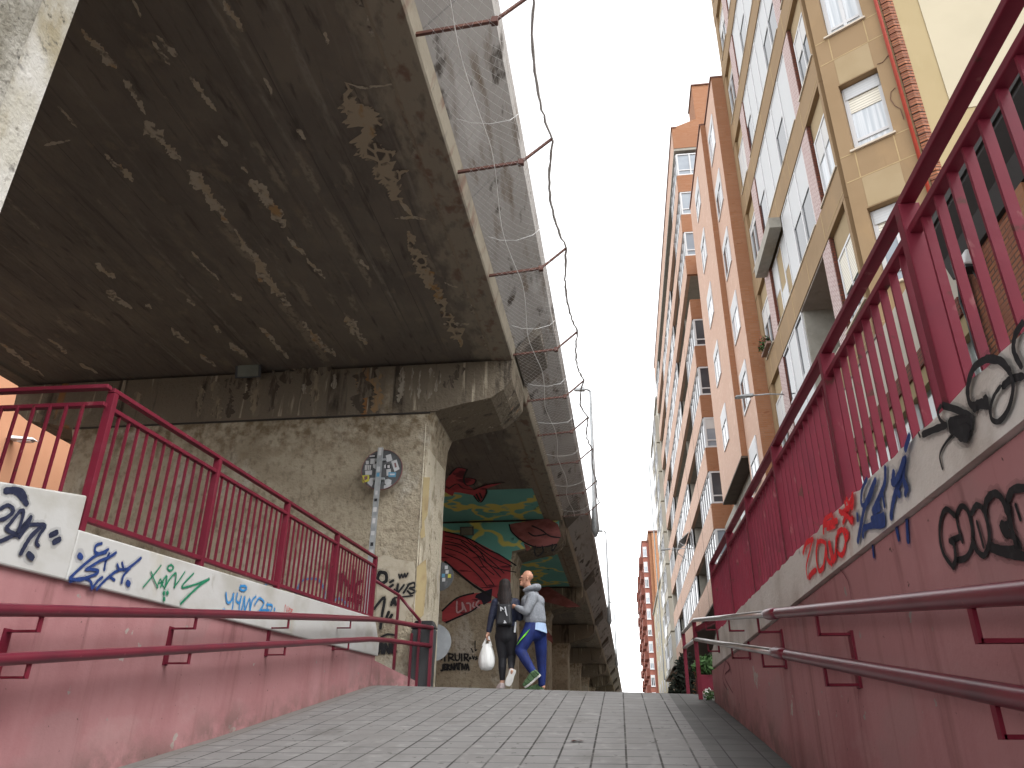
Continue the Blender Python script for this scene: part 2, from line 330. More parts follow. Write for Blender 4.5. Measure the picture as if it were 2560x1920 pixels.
G['sole'] = plain('white_sole', (.66,.66,.64), .7)
G['shoe2'] = plain('pale_pink_shoe', (.58,.50,.50), .7)
G['jacket'] = mk('navy_jacket', (.018,.022,.045), .55, [((.03,.036,.065), [('n', (7,7,16), .5, .65, 4)])], bump=((5,5,24), .02, .8))
G['legging'] = plain('black_legging', (.014,.014,.018), .7)
G['hair'] = mk('dark_brown_hair', (.010,.007,.007), .7, [((.028,.013,.010), [('n', (60,60,3), .5, .7, 4)])], bump=((70,70,3), .01, .8))
G['pack'] = plain('black_backpack', (.016,.017,.02), .5)
G['mark'] = plain('pale_print', (.55,.57,.60), .6)
G['bag'] = mk('white_plastic_bag', (.74,.75,.74), .45, [((.62,.63,.60), [('n', (16,16,2), .5, .65, 4)])], bump=((14,14,3), .02, .8))
G['teal'] = mk('mural_teal_and_yellow', (.15,.42,.37), .8, [((.12,.35,.315), [('n', (.6,.6,1.2), .45, .7, 6)]), ((.62,.57,.15), [('ve', (.62,.50,1.1), .07, .04, 1.5, .8), ('n', (.8,.6,1.2), .30, .42, 5, 4)]), ((.025,.06,.055), [('n', (2,2,3), .66, .73, 6, 7)])])
G['mred'] = mk('mural_red', (.44,.065,.075), .8, [((.32,.045,.058), [('n', (1.6,1.6,4), .45, .6, 6)]), ((.12,.02,.03), [('n', (1.5,1.5,9), .58, .62, 4, 2)])])
G['mred2'] = mk('mural_brown_red', (.28,.10,.095), .8, [((.19,.06,.055), [('n', (2,2,4), .45, .6, 6)]), ((.24,.08,.07), [('n', (3,3,4), .55, .65, 4, 2)])])
G['mnavy'] = plain('mural_dark_navy', (.02,.017,.03), .8)
G['leaf'] = plain('leaf_green', (.05,.11,.03), .7, 0, .4, 12)
G['leafd'] = plain('dark_leaf', (.025,.032,.022), .8, 0, .4, 9)
G['flower'] = plain('red_flower', (.5,.04,.07), .7)
G['flowerw'] = plain('white_flower', (.7,.7,.66), .7)
def paint(n, c): return mk('spray_paint_'+n, c, .7, [(tuple(min(1, x*1.5+.012) for x in c), [('n', 40., .5, .75, 4)])], spec=.3)
SP = dict(black=paint('black', (.012,.012,.014)), navy=paint('navy', (.018,.022,.05)), blue=paint('blue', (.016,.04,.16)), green=paint('green', (.015,.19,.10)),
          sky=paint('light_blue', (.03,.22,.50)), red=paint('red', (.62,.015,.022)), grey=paint('pale_pink', (.48,.30,.31)), fblue=paint('faded_blue', (.12,.22,.36)), wine=paint('wine', (.12,.015,.03)))

# ------------------------------------------------------------------ setting: ground
b = MB(); NX = 10
ys = [-8+.5*i for i in range(36)]+[10+.1*i for i in range(31)]
ys = sorted(set(round(y, 3) for y in ys if y <= 13.0))
XS = [-3.9+5.0*i/NX for i in range(NX)]+[.61]
XS = [-3.9, -3, -2, -1, -.2, .605]
for i in range(len(ys)-1):
    for j in range(len(XS)-1):
        q = [(XS[j], ys[i]), (XS[j+1], ys[i]), (XS[j+1], ys[i+1]), (XS[j], ys[i+1])]
        b.face([(x, y, gz(x, y)) for x, y in q])
tag(b.build('ramp', G['tiles'], smooth=True), kind='structure')
b = MB()
for i in range(len(ys)-1):
    q = [(.605, ys[i]), (1.4, ys[i]), (1.4, ys[i+1]), (.605, ys[i+1])]
    b.face([(x, y, gz(x, y)) for x, y in q])
tag(b.build('ramp_edge_strip', G['strip'], smooth=True), kind='structure')
b = MB()                               # street level, one sheet with the opening of the ramp
zl = .80
b.face([(-400,-60,zl),(-3.88,-60,zl),(-3.88,13,zl),(-400,13,zl)])
b.face([(1.38,-60,.70),(400,-60,.70),(400,13,.70),(1.38,13,.70)])
b.face([(-400,13,zl),(-3.88,13,zl),(1.38,13,.70),(400,13,.70),(400,1500,.5),(-400,1500,.5)])
b.face([(-3.88,-60,zl),(1.38,-60,.70),(1.38,-8,.70),(-3.88,-8,zl)])
tag(b.build('street', G['bounce_paving'], fix=False), kind='structure')

# ------------------------------------------------------------------ spray paint ribbons
def smooth_line(p, k=5):
    if len(p) < 3: return p
    out = []; n = len(p)
    for i in range(n-1):
        p0, p1, p2, p3 = p[max(i-1,0)], p[i], p[i+1], p[min(i+2,n-1)]
        for j in range(k):
            t = j/k
            out.append(tuple(.5*((2*p1[a])+(-p0[a]+p2[a])*t+(2*p0[a]-5*p1[a]+4*p2[a]-p3[a])*t*t+(-p0[a]+3*p1[a]-3*p2[a]+p3[a])*t**3) for a in (0,1)))
    out.append(p[-1]); return out
_layer = [0]; HALO = {}
def ribbon(b, pts3, nrm, w, jag=.12):
    n = Vector(nrm); m = len(pts3); _layer[0] = (_layer[0]+1) % 12
    base = .002+.0006*_layer[0]; L = []; R = []
    for i, p in enumerate(pts3):
        t = (pts3[min(i+1,m-1)]-pts3[max(i-1,0)])
        if t.length < 1e-6: t = Vector((0,0,1))
        s = t.normalized().cross(n)*w/2*(1+random.uniform(-jag, jag)); o = n*(base+.0012*i/max(m,1))
        L.append(p-s+o); R.append(p+s+o)
    e0 = (pts3[0]-pts3[1]).normalized()*w*.4; e1 = (pts3[-1]-pts3[-2]).normalized()*w*.4
    k = len(b.v)
    for l, r in zip(L, R): b.v += [l, r]
    for i in range(m-1): b.f.append([k+2*i, k+2*i+1, k+2*i+3, k+2*i+2])
    j = len(b.v); b.v += [L[0]*.8+R[0]*.2+e0, L[0]*.2+R[0]*.8+e0, L[-1]*.8+R[-1]*.2+e1, L[-1]*.2+R[-1]*.8+e1]
    b.f.append([j, j+1, k+1, k]); b.f.append([k+2*m-2, k+2*m-1, j+3, j+2])
def graffiti(parent, col, cr, fn, val, nrm, w, lines, name='graffiti'):
    b = MB(); H = MB()
    for l in lines:
        ww = w
        if isinstance(l[0], (int, float)): ww = w*l[0]; l = l[1:]
        l = list(l)
        if len(l) == 1: l = [l[0], (l[0][0]+1, l[0][1]+1)]
        P3 = [fn(cr(q), val) for q in smooth_line(l)]
        if name == 'graffiti': ribbon(H, P3, nrm, ww*2.1, .25)
        ribbon(b, [p+Vector(nrm)*.008 for p in P3] if False else P3, nrm, ww)
    if name == 'graffiti':             # faint overspray round the strokes
        n0 = len(b.v); k0 = len(b.f); b.v += [v-Vector(nrm)*.0015 for v in H.v]; b.f += [[n0+k for k in f] for f in H.f]
    o = b.build(name, SP[col], parent, fix=False)
    if name == 'graffiti':
        if col not in HALO:
            m = SP[col].copy(); m.name = 'overspray_'+col; m.node_tree.nodes['Principled BSDF'].inputs['Alpha'].default_value = .16; HALO[col] = m
        o.data.materials.append(HALO[col])
        for p in o.data.polygons[k0:]: p.material_index = 1
    return o

# ------------------------------------------------------------------ left ramp wall
XL = -3.55
lw = thing('ramp_wall', (XL-.15, 4, .3), 'pink ramp wall with a white coping, at the foot of the concrete pier', 'wall')
def lcop_b(y): return .945+.039*(y-4.06)
def lcop_t(y): return 1.30+.066*(y-4.61)
def f(b):
    b.extr([(XL, -6, -2.4), (XL, 11.45, .5), (XL, 11.45, lcop_b(11.45)), (XL, -6, lcop_b(-6))], (-.3, 0, 0))
part('wall_face', G['pink'], lw, f)
def f(b):
    b.extr([(XL+.03, 4.60, lcop_b(4.6)), (XL+.03, 11.5, lcop_b(11.5)), (XL+.03, 11.5, 1.42), (XL+.03, 11.2, lcop_t(11.2)), (XL+.03, 4.60, lcop_t(4.6))], (-.33, 0, 0))
bev(part('coping', G['coping'], lw, f), .012)
def f(b):
    b.extr([(XL+.03, -6, lcop_b(-6)), (XL+.03, 4.595, lcop_b(4.6)), (XL+.032, 4.595, 1.53), (XL+.03, 3.0, 1.22), (XL+.03, -6, .8)], (-.33, 0, 0))
bev(part('coping', G['coping'], lw, f), .012)
def f(b):                              # low curved end
    prev = None
    for i in range(9):
        t = i/8; y = 11.46+1.0*math.sin(t*math.pi/2); x = XL+.62*(1-math.cos(t*math.pi/2)); zt = 1.17-.32*t**1.6
        cur = (x, y, zt)
        if prev:
            b.hexa([(prev[0], prev[1], .4), (cur[0], cur[1], .4), (cur[0]-.28, cur[1]+.02, .4), (prev[0]-.28, prev[1], .4)],
                   [prev, cur, (cur[0]-.28, cur[1]+.02, cur[2]+.02), (prev[0]-.28, prev[1], prev[2]+.02)])
        prev = cur
part('curved_end', G['pink'], lw, f)
cA = crop(0, 1180, 4.367); cB = crop(400, 1380, 3.95); XF = XL+.03; nL = (1,0,0)
graffiti(lw, 'navy', cA, onX, XF, nL, .025, [
    [1.6,(55,205),(150,205),(220,265),(285,345)],[(150,182),(235,205),(275,280)],[(0,400),(80,362),(140,420),(60,500),(0,520)],
    [(175,690),(60,620),(100,560),(205,425)],[(205,425),(245,440),(185,650)],[(170,690),(240,600),(335,490)],[(335,490),(290,590),(205,715)],[(0,755),(100,710),(190,660),(300,590)],
    [(330,575),(400,572),(485,585),(425,680),(388,765),(412,805)],[1.2,(430,605),(330,700),(270,790),(215,890)],[1.7,(300,895),(340,935)],[1.6,(550,690),(615,660)],[1.6,(585,765),(645,735)]])
graffiti(lw, 'blue', cA, onX, XF, nL, .021, [
    [(1105,780),(1045,800),(1030,865),(1080,890),(1175,845)],[(1150,880),(1050,905),(900,1020),(755,1155)],[(755,1165),(860,1180),(940,1150),(1045,1110),(1050,1070),(930,1062)],[(930,1062),(1080,970),(1180,930),(1255,880)],
    [(1190,890),(1150,980),(1135,1070)],[(760,1195),(900,1160),(980,1190),(1000,1270)],[(1000,1270),(1060,1190),(1110,1150)],[(1050,1280),(1110,1210),(1210,1120),(1290,1070),(1390,1050),(1530,940)],
    [(1410,1050),(1340,1130),(1318,1210)],[(1270,1010),(1290,1070)],[(1330,990),(1345,1060)],[(1195,1145),(1245,1180)],[2,(860,910),(882,930)],[1.9,(1382,1205),(1402,1225)]])
graffiti(lw, 'green', cA, onX, XF, nL, .012, [[(1750,1020),(1680,1110),(1555,1255)],[(1640,1090),(1670,1170),(1712,1262)],[(1712,1262),(1745,1170),(1770,1230),(1795,1275)],[(1722,1215),(1780,1205)]])
graffiti(lw, 'green', cB, onX, XF, nL, .015, [[1.4,(200,510),(300,410),(400,320),(480,268)],[(480,268),(340,320),(225,352),(222,320),(325,212)],[(0,345),(30,270),(60,240),(45,345)],[(50,330),(100,250),(150,212),(135,350)],[(135,350),(180,290),(240,198)],
    [(78,142),(108,128),(130,158),(98,185),(70,165),(78,142)],[2,(32,402),(36,412)],[2,(66,398),(70,408)],[2,(32,458),(35,470)]])
graffiti(lw, 'sky', cB, onX, XF, nL, .020, [[(645,405),(655,490),(690,490),(720,415)],[(720,415),(718,520),(698,608)],[(762,410),(750,480),(785,500),(800,440)],[(790,470),(775,600),(805,560),(832,440),(828,602)],[(828,602),(880,460),(882,600)],[(882,600),(905,480),(940,440)],
    [(930,520),(975,455),(1020,500),(990,560),(955,608)],[(955,600),(1010,575),(1075,575)],[(1062,510),(1050,600)],[(1050,520),(1105,530),(1078,610)],[(790,338),(832,335),(850,360),(820,382),(785,365),(790,338)],[1.3,(625,570),(628,605)],[1.3,(1125,560),(1125,575)],[1.3,(1142,610),(1146,620)]])
graffiti(lw, 'red', cB, onX, XF, nL, .006, [[(1225,592),(1236,520),(1250,592),(1262,535)],[(1268,580),(1285,562),(1270,555),(1268,595),(1285,598)],[(1290,590),(1305,572),(1292,568),(1290,605),(1305,606)]])

graffiti(lw, 'wine', crop(0, 0, .8641), onX, XL, nL, .010, [[.6,(803,1424),(801,1450),(798,1472),(800,1494)]], name='crack')
# ------------------------------------------------------------------ fences
def fence(label, X, posts, zb, zt, zlow, step, bot, loc, side, ret=None, wide=.062, HW=.056, bw=.011, bt=.006):
    t = thing('railing', loc, label, 'railing')
    y0, y1 = posts[0], posts[-1]
    def f(b): b.bar((X, y0-.03, zt(y0)), (X, y1+.03, zt(y1)), HW, .032, (1,0,0))
    bev(part('handrail', G['fence'], t, f), .004)
    g = lambda y: zt(y)-.135
    def f(b): b.bar((X, y0, g(y0)), (X, y1, g(y1)), HW-.010, .032, (1,0,0))
    bev(part('rail', G['fence'], t, f), .004)
    if bot:
        def f(b): b.bar((X, y0, zlow(y0)), (X, y1, zlow(y1)), .05, .035, (1,0,0))
        bev(part('rail', G['fence'], t, f), .004)
    for y in posts:
        def f(b): b.box(X-wide/2, X+wide/2, y-.025, y+.025, zb(y)-.03, zt(y)-.017)
        bev(part('post', G['fence'], t, f), .004)
    y = y0-step*3 if not bot else y0
    cnt = 0
    for i in range(len(posts)-1):
        n = round((posts[i+1]-posts[i])/step)
        for k in range(1, n):
            y = posts[i]+(posts[i+1]-posts[i])*k/n
            lo = zlow(y)+.018 if bot else zb(y)-.03
            def f(b): b.box(X-bw, X+bw, y-bt, y+bt, lo, g(y)-.014)
            part('baluster', G['fence'], t, f)
    if ret: ret(t)
    return t
fl_zt = lambda y: 2.335+.0405*(y-4.66); fl_low = lambda y: 1.395+.0525*(y-4.66)
XFL = XL-.02
def ret(t):                            # the part of the left railing that turns away at the landing
    a = Vector((XFL, 4.55, 0)); d = Vector((-1, -.05, 0)).normalized()
    for h, w, hh in ((2.335, .056, .032), (2.20, .046, .032)):
        def f(b): b.bar(a+Vector((.02, .03, h)), a+d*3.2+Vector((0,0,h-.06)), w, hh, (0,1,0))
        bev(part('handrail' if h > 2.3 else 'rail', G['fence'], t, f), .004)
    for k in range(1, 26):
        p = a+d*.122*k
        def f(b): b.box(p.x-.007, p.x+.007, p.y-.011, p.y+.011, 1.0, 2.19)
        part('baluster', G['fence'], t, f)
fence('crimson steel railing on the left pink wall, its top bending away at the landing', XFL, [4.66, 6.25, 7.85, 9.47, 11.14], lcop_t, fl_zt, fl_low, .123, True, (XFL, 4.66, 1.3), 1, ret)
XR = 1.1
rcop_t = lambda y: 1.00+.030*(y-1.93)+.02*min(1, max(0, (y-1.9)/1.4))
rcop_b = lambda y: .795+.016*(y-2.08)
fr_zt = lambda y: 1.815+.0285*(y-1.56)
fence('crimson steel railing on the grey coping of the right ramp wall', XR+.02, [.2, 1.15, 2.45, 3.70, 5.15, 6.45, 7.75, 9.36], rcop_t, fr_zt, rcop_t, .122, False, (XR, .2, .9), -1, None, .075, .054, .0155, .006)

# ------------------------------------------------------------------ right ramp wall
rw = thing('ramp_wall', (XR+.15, 4, .2), 'pink ramp wall under a grey rough coping with black throw up letters', 'wall')
part('wall_face', G['pink'], rw, lambda b: b.extr([(XR, -6, -2.4), (XR, 10.35, .3), (XR, 10.35, rcop_b(9.9)), (XR, -6, rcop_b(-6))], (.3, 0, 0)))
def f(b):
    n = 150; y0, y1 = -4, 9.95; prev = None
    for i in range(n+1):
        y = y0+(y1-y0)*i/n; jit = random.uniform(-.011, .008); zt = rcop_t(max(y, -4))+jit
        if y > 9.3: zt -= (y-9.3)*.25
        cur = [(XR-.03, y, rcop_b(y)), (XR+.3, y, rcop_b(y)), (XR+.3, y, zt), (XR-.02, y, zt)]
        if prev: b.hexa(prev, cur)
        prev = cur
part('coping', G['coping_r'], rw, f)
cG = crop(1900, 1000, 3.3515); cS = crop(2180, 760, 3.605); nR = (-1,0,0); XG = XR-.03
graffiti(rw, 'red', cG, onX, XG, nR, .020, [
    [1.4,(372,1285),(400,1200),(455,1165)],[(455,1165),(430,1270),(402,1400),(412,1490)],[1.5,(412,1490),(440,1450),(472,1425)],[1.3,(490,1180),(478,1300),(500,1430),(540,1400)],[1.2,(540,1400),(560,1220),(520,1180),(490,1200)],
    [1.5,(560,1200),(575,1330),(610,1370)],[1.6,(590,1200),(620,1340),(650,1300)],[(600,1190),(640,1330),(655,1150)],[1.3,(660,1110),(640,1240),(690,1300),(722,1200),(700,1090),(660,1110)],[1.4,(715,1090),(745,1120),(730,1165)],
    [1.3,(540,1110),(550,1010),(610,960)],[1.3,(610,960),(625,1020),(570,1075),(640,1050)],[1.4,(545,1050),(660,1010)],[1.3,(680,930),(730,960),(790,1010)],[1.2,(700,1030),(740,930),(785,790)],[1.4,(720,860),(740,960),(770,1020),(785,990)],[1.3,(735,830),(780,900),(790,830)],[1.3,(690,950),(760,900)]])
graffiti(rw, 'blue', cG, onX, XG, nR, .021, [
    [(910,660),(870,760),(868,880),(930,840),(985,670)],[1.3,(985,670),(900,880),(870,1020),(838,1185)],[1.3,(1055,570),(1050,700),(1000,830),(955,930)],[(1030,760),(1052,890)],[1.8,(960,930),(1010,890)],[1.6,(950,1000),(1040,980)],[1.3,(1050,960),(1050,1040),(960,1050),(890,1075),(880,1140)],
    [1.4,(1140,605),(1135,690),(1180,640),(1228,500)],[1.8,(1115,690),(1170,690)],[1.4,(1200,640),(1150,760),(1120,880),(1108,985)],[1.5,(1150,760),(1180,790)],[1.3,(1232,485),(1215,640),(1240,720),(1235,790)],[1.7,(1230,700),(1250,740)],[1.4,(1272,300),(1240,410)],[1.5,(820,965),(824,1000)]])
graffiti(rw, 'blue', cG, onX, XR, nR, .022, [[1.3,(1148,1060),(1170,1160)],[1.3,(1240,1010),(1252,1180)],[(955,1220),(966,1310)]])
graffiti(rw, 'black', cS, onX, XG, nR, .019, [
    [1.3,(480,1175),(560,1140),(690,1090)],[.8,(690,1090),(640,1040),(622,970),(650,915)],[1.3,(650,915),(780,955),(900,1015)],[2.2,(720,1080),(900,1035)],[2.4,(730,1115),(895,1085)],[2.2,(780,1155),(880,1140)],[1.8,(815,1190),(885,1180)],[1.2,(850,1215),(880,1215)],
    [.55,(735,1175),(660,1270),(620,1370),(645,1485)],[.7,(430,1165),(445,1195)],
    [1.25,(945,935),(892,880),(882,740),(940,570),(1060,492)],[1.3,(1060,492),(1180,512),(1262,600)],[.9,(1262,600),(1300,740),(1262,930),(1180,1052),(1110,1040),(1092,945)],[.7,(1092,945),(1130,830),(1190,740)],[1.2,(1190,740),(1260,680),(1370,650)],
    [1.6,(930,930),(990,900),(1050,905)],[1.8,(1040,860),(1050,900)],[1.1,(1380,170),(1315,280),(1302,420),(1370,560)]])
graffiti(rw, 'black', cG, onX, XR, nR, .020, [
    [(1648,965),(1580,915),(1535,1000),(1527,1150),(1560,1290),(1640,1400)],[(1640,1400),(1662,1330),(1650,1210),(1615,1180)],[1.1,(1610,1175),(1690,1145)],[(1655,970),(1695,890),(1752,930),(1790,1080),(1790,1220),(1740,1320),(1665,1340)],[.7,(1658,990),(1680,1090),(1712,1190)],
    [(1790,950),(1832,882),(1890,920),(1932,1060),(1940,1190),(1900,1300),(1840,1265),(1800,1180)],[.7,(1838,1020),(1870,1130),(1898,1230)],[1.2,(1912,950),(1922,850),(1990,782),(2058,830),(2100,940)],[1.2,(2100,940),(2092,1040),(2045,1055)],[2,(2045,1060),(2075,1110)],[1.2,(2065,1110),(2150,1150),(2185,1240),(2060,1255),(1960,1225)],
    [1.3,(1955,1240),(2080,1285),(2240,1310)],[1.2,(2095,850),(2140,755),(2240,735)],[(2105,880),(2125,1000),(2170,1200)],[.7,(2150,880),(2190,1000)]])
graffiti(rw, 'wine', crop(1600, 800, 1.4813), onX, XR, nR, .012, [[(318,1260),(308,1330),(325,1370)],[(318,1260),(335,1290),(315,1320),(345,1380)],[(330,1270),(340,1310)]])

graffiti(rw, 'wine', crop(0, 0, .8641), onX, XR, nR, .010, [[.6,(1806,1216),(1826,1240),(1836,1258),(1842,1290),(1850,1330)],[.5,(1784,1207),(1806,1216),(1824,1214)],[.4,(1862,1420),(1858,1500),(1866,1570)]], name='crack')
# ------------------------------------------------------------------ handrails
def lerp_rail(pts): return [Vector(p) for p in pts]
hl = thing('handrail', (-3.35, 4, .1), 'crimson double tube handrail on the left pink wall, ending by the bin', 'handrail')
U = [(-3.35,-3,-.36),(-3.35,3.92,.67),(-3.35,6.54,1.055),(-3.35,10.6,1.62),(-3.33,11.3,1.70),(-3.12,12.0,1.735),(-2.94,12.35,1.745)]
Lr = [(-3.35,-3,-.62),(-3.35,4.0,.42),(-3.35,10.5,1.345),(-3.33,11.3,1.43),(-3.12,12.0,1.465),(-2.94,12.35,1.475)]
part('tube', G['rail'], hl, lambda b: b.tube(U, .036, 12), smooth=True)
part('tube', G['rail'], hl, lambda b: b.tube(Lr, .034, 12), smooth=True)
part('post', G['rail'], hl, lambda b: b.box(-2.965, -2.915, 12.33, 12.37, .78, 1.77))
part('post', G['rail'], hl, lambda b: b.box(-3.27, -3.235, 12.3, 12.34, .8, 1.66))
def railz(R, y):
    for a, c in zip(R, R[1:]):
        if a[1] <= y <= c[1]: return a[2]+(c[2]-a[2])*(y-a[1])/(c[1]-a[1])
def bracket(parent, X, sgn, y, Ru, Rl, xr, s=1):
    zu = railz(Ru, y); zl_ = railz(Rl, y)
    def f(b):
        b.box(X, X+sgn*.012, y-.03, y+.03, zl_-.12, zu-.10)
        xa, xb = X+sgn*.012, xr
        b.bar((xa, y, zu-.115), (xb, y, zu-.115), .03, .012, (0,1,0)); b.bar((xb, y, zu-.121), (xb, y, zu-.02), .03, .012, (0,1,0))
        b.bar((xa, y, zl_-.105), (xb, y, zl_-.105), .03, .012, (0,1,0)); b.bar((xb, y, zl_-.111), (xb, y, zl_-.02), .03, .012, (0,1,0))
    part('bracket', G['fence'], parent, f)
for y in (2.5, 4.25, 5.97, 7.77, 9.67): bracket(hl, XL, 1, y, U, Lr, -3.35)
# short sloping rail from the railing's last post down to the bin
sr = thing('handrail', (-3.5, 11.6, .9), 'short sloping crimson handrail between the last railing post and the bin', 'handrail')
part('tube', G['rail'], sr, lambda b: b.tube([(XFL,11.2,2.27),(-3.5,12.3,2.25),(-3.35,12.35,2.08),(-3.15,12.4,1.86)], .024, 10), smooth=True)
part('post', G['rail'], sr, lambda b: b.box(-3.52, -3.48, 12.28, 12.32, .8, 2.24))
part('post', G['rail'], sr, lambda b: b.box(-3.17, -3.13, 12.38, 12.42, .8, 1.86))
hr = thing('handrail', (.95, 4, -.2), 'double tube handrail on the right pink wall, crimson turning to bare steel farther up', 'handrail')
U2 = [(.95,-2,-.22),(.95,2.0,.35),(.95,5.12,.79),(.95,7.6,1.14),(.95,10.43,1.54),(.95,12.5,1.66)]
L2 = [(.95,-2,-.45),(.95,2.13,.125),(.95,5.0,.54),(.95,7.6,.905),(.95,10.36,1.295),(.95,12.5,1.44)]
part('tube', G['rail'], hr, lambda b: b.tube(U2[:3]+[(.95,5.3,.815)], .030, 14), smooth=True)
part('tube', G['rail'], hr, lambda b: b.tube(L2[:3]+[(.95,5.2,.568)], .030, 14), smooth=True)
part('sleeve', G['rail'], hr, lambda b: b.tube([(.95,4.95,.765),(.95,5.1,.787),(.95,5.28,.811),(.95,5.4,.83)], [.030,.036,.036,.026], 12), smooth=True)
part('sleeve', G['rail'], hr, lambda b: b.tube([(.95,4.85,.52),(.95,5.0,.54),(.95,5.18,.566),(.95,5.3,.583)], [.030,.036,.036,.026], 12), smooth=True)
part('steel_tube', G['steel'], hr, lambda b: b.tube([(.95,5.38,.827)]+U2[3:], .024, 14), smooth=True)
part('steel_tube', G['steel'], hr, lambda b: b.tube([(.95,5.28,.58)]+L2[3:], .024, 14), smooth=True)
for y in (2.3, 4.03, 5.7, 7.19): bracket(hr, XR, -1, y, U2, L2, .95)
bracket(hr, XR-.03, -1, 9.1, U2, L2, .95)
for y in (10.5, 12.42):
    def f(b): b.box(.925, .975, y-.025, y+.025, .6, railz(U2, y)-.02)
    part('post', G['fence'], hr, f)
part('arm', G['fence'], hr, lambda b: b.bar((.97,10.5,1.43), (1.13,9.4,1.40), .04, .06))

# ------------------------------------------------------------------ viaduct
SH = .0085
def vx(p): p = Vector(p); return Vector((p.x+SH*p.y, p.y, p.z))
class VB(MB):
    def build(s, *a, **k):
        s.v = [vx(p) for p in s.v]; return MB.build(s, *a, **k)
def vpart(name, m, parent, fn, **k):
    b = VB(); fn(b); return b.build(name, m, parent, **k)
X0, X1, ZS, YA, YB = -1.83, -11.92, 6.6, -8.5, 260
vd = thing('viaduct_deck', (-6.8, 12.6, ZS), 'old grey concrete viaduct deck with a dark stained soffit over the left side', 'viaduct')
def f(b):
    ysv = [YA, -4, 2, 5, 8, 11, 14, 20, 30, 60, 120, YB]
    for a, c in zip(ysv, ysv[1:]):
        b.face([(X0-.42, a, ZS), (X0-.42, c, ZS), (X1+.42, c, ZS), (X1+.42, a, ZS)])
    b.box(X1+.42, X0-.42, YA, YB, ZS+.3, ZS+.6)
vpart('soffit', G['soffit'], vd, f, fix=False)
def f(b):
    for s, xa in ((1, X0), (-1, X1)):
        b.extr([(xa-s*.42, YA, ZS-.0), (xa-s*.36, YA, ZS-.05), (xa-s*.02, YA, ZS-.05), (xa, YA, ZS-.02), (xa+s*.04, YA, ZS+.22), (xa-s*.42, YA, ZS+.22)], (0, YB-YA, 0))
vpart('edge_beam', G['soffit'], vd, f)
for s, xa in ((1, X0), (-1, X1)):
    def f(b):
        b.extr([(xa+s*.041, YA, ZS+.221), (xa+s*.70, YA, 7.58), (xa+s*.73, YA, 7.90), (xa+s*.58, YA, 7.92), (xa+s*.50, YA, 7.60), (xa-s*.1, YA, 6.95)], (0, YB-YA, 0))
    vpart('parapet', G['fascia'], vd, f)
G['scale'] = mk('limescale_patch', (.39,.345,.27), .95, [((.15,.13,.105), [('n', (13,9,5), .50, .60, 7, 41)]), ((.37,.31,.22), [('n', (6,4,3), .5, .62, 6, 42)]), ((.36,.23,.11), [('n', (4,3,3), .60, .70, 5, 43)])], bump=(30, .01, .7))
G['limeo'] = mk('orange_limescale_patch', (.34,.285,.205), .95, [((.10,.085,.07), [('ve', (9,5,3), .10, .16, .5, 2.), ('n', (3,3,3), .46, .54, 5, 44)]), ((.32,.19,.075), [('n', (5,3,3), .56, .66, 5, 45)])], bump=(30, .01, .7))
G['spall'] = mk('spalled_edge', (.30,.265,.21), .95, [((.12,.10,.085), [('n', (11,8,4), .52, .62, 8, 46)]), ((.19,.095,.06), [('n', (6,4,3), .58, .68, 6, 47)]), ((.42,.38,.32), [('n', (14,9,4), .58, .68, 6, 48)])], bump=(18, .04, 1))
cW = crop(0, 0, .9071)
PATCH = [(22,(185,65),(235,120),(265,155)),(18,(280,180),(310,225),(330,260)),(32,(325,275),(370,320),(410,365)),(30,(425,385),(470,440),(520,505)),(26,(530,520),(570,575),(610,635),(662,692)),(22,(685,730),(720,770),(762,808)),(18,(355,80),(402,128)),(11,(345,92),(385,148)),
 (17,(430,172),(465,215),(492,252)),(14,(494,308),(517,330)),(10,(547,378),(561,394)),(32,(568,406),(610,458),(646,516)),(13,(650,535),(690,580),(738,632)),(24,(784,718),(828,784)),(18,(508,0),(552,72)),(14,(737,72),(743,102)),(10,(905,450),(937,492)),(8,(895,496),(930,493),(967,497)),
 (25,(238,348),(302,412)),(15,(215,598),(262,632)),(8,(434,570),(496,637)),(12,(523,663),(548,682)),(9,(424,677),(442,694)),(16,(388,743),(428,778)),(12,(484,739),(502,754)),(16,(519,778),(562,810)),(15,(588,743),(656,812)),(14,(453,803),(492,832)),(13,(108,768),(152,802)),(10,(180,824),(222,847)),
 (11,(0,778),(50,815),(102,852)),(15,(598,176),(617,218)),(13,(674,292),(692,318)),(7,(780,186),(830,198),(905,188)),(15,(818,588),(837,614)),(12,(300,0),(318,40)),(9,(130,240),(175,290)),(8,(100,330),(160,318)),(10,(1008,640),(1040,650)),(9,(1005,735),(1065,735)),(18,(240,660),(300,700)),(10,(330,690),(345,700))]
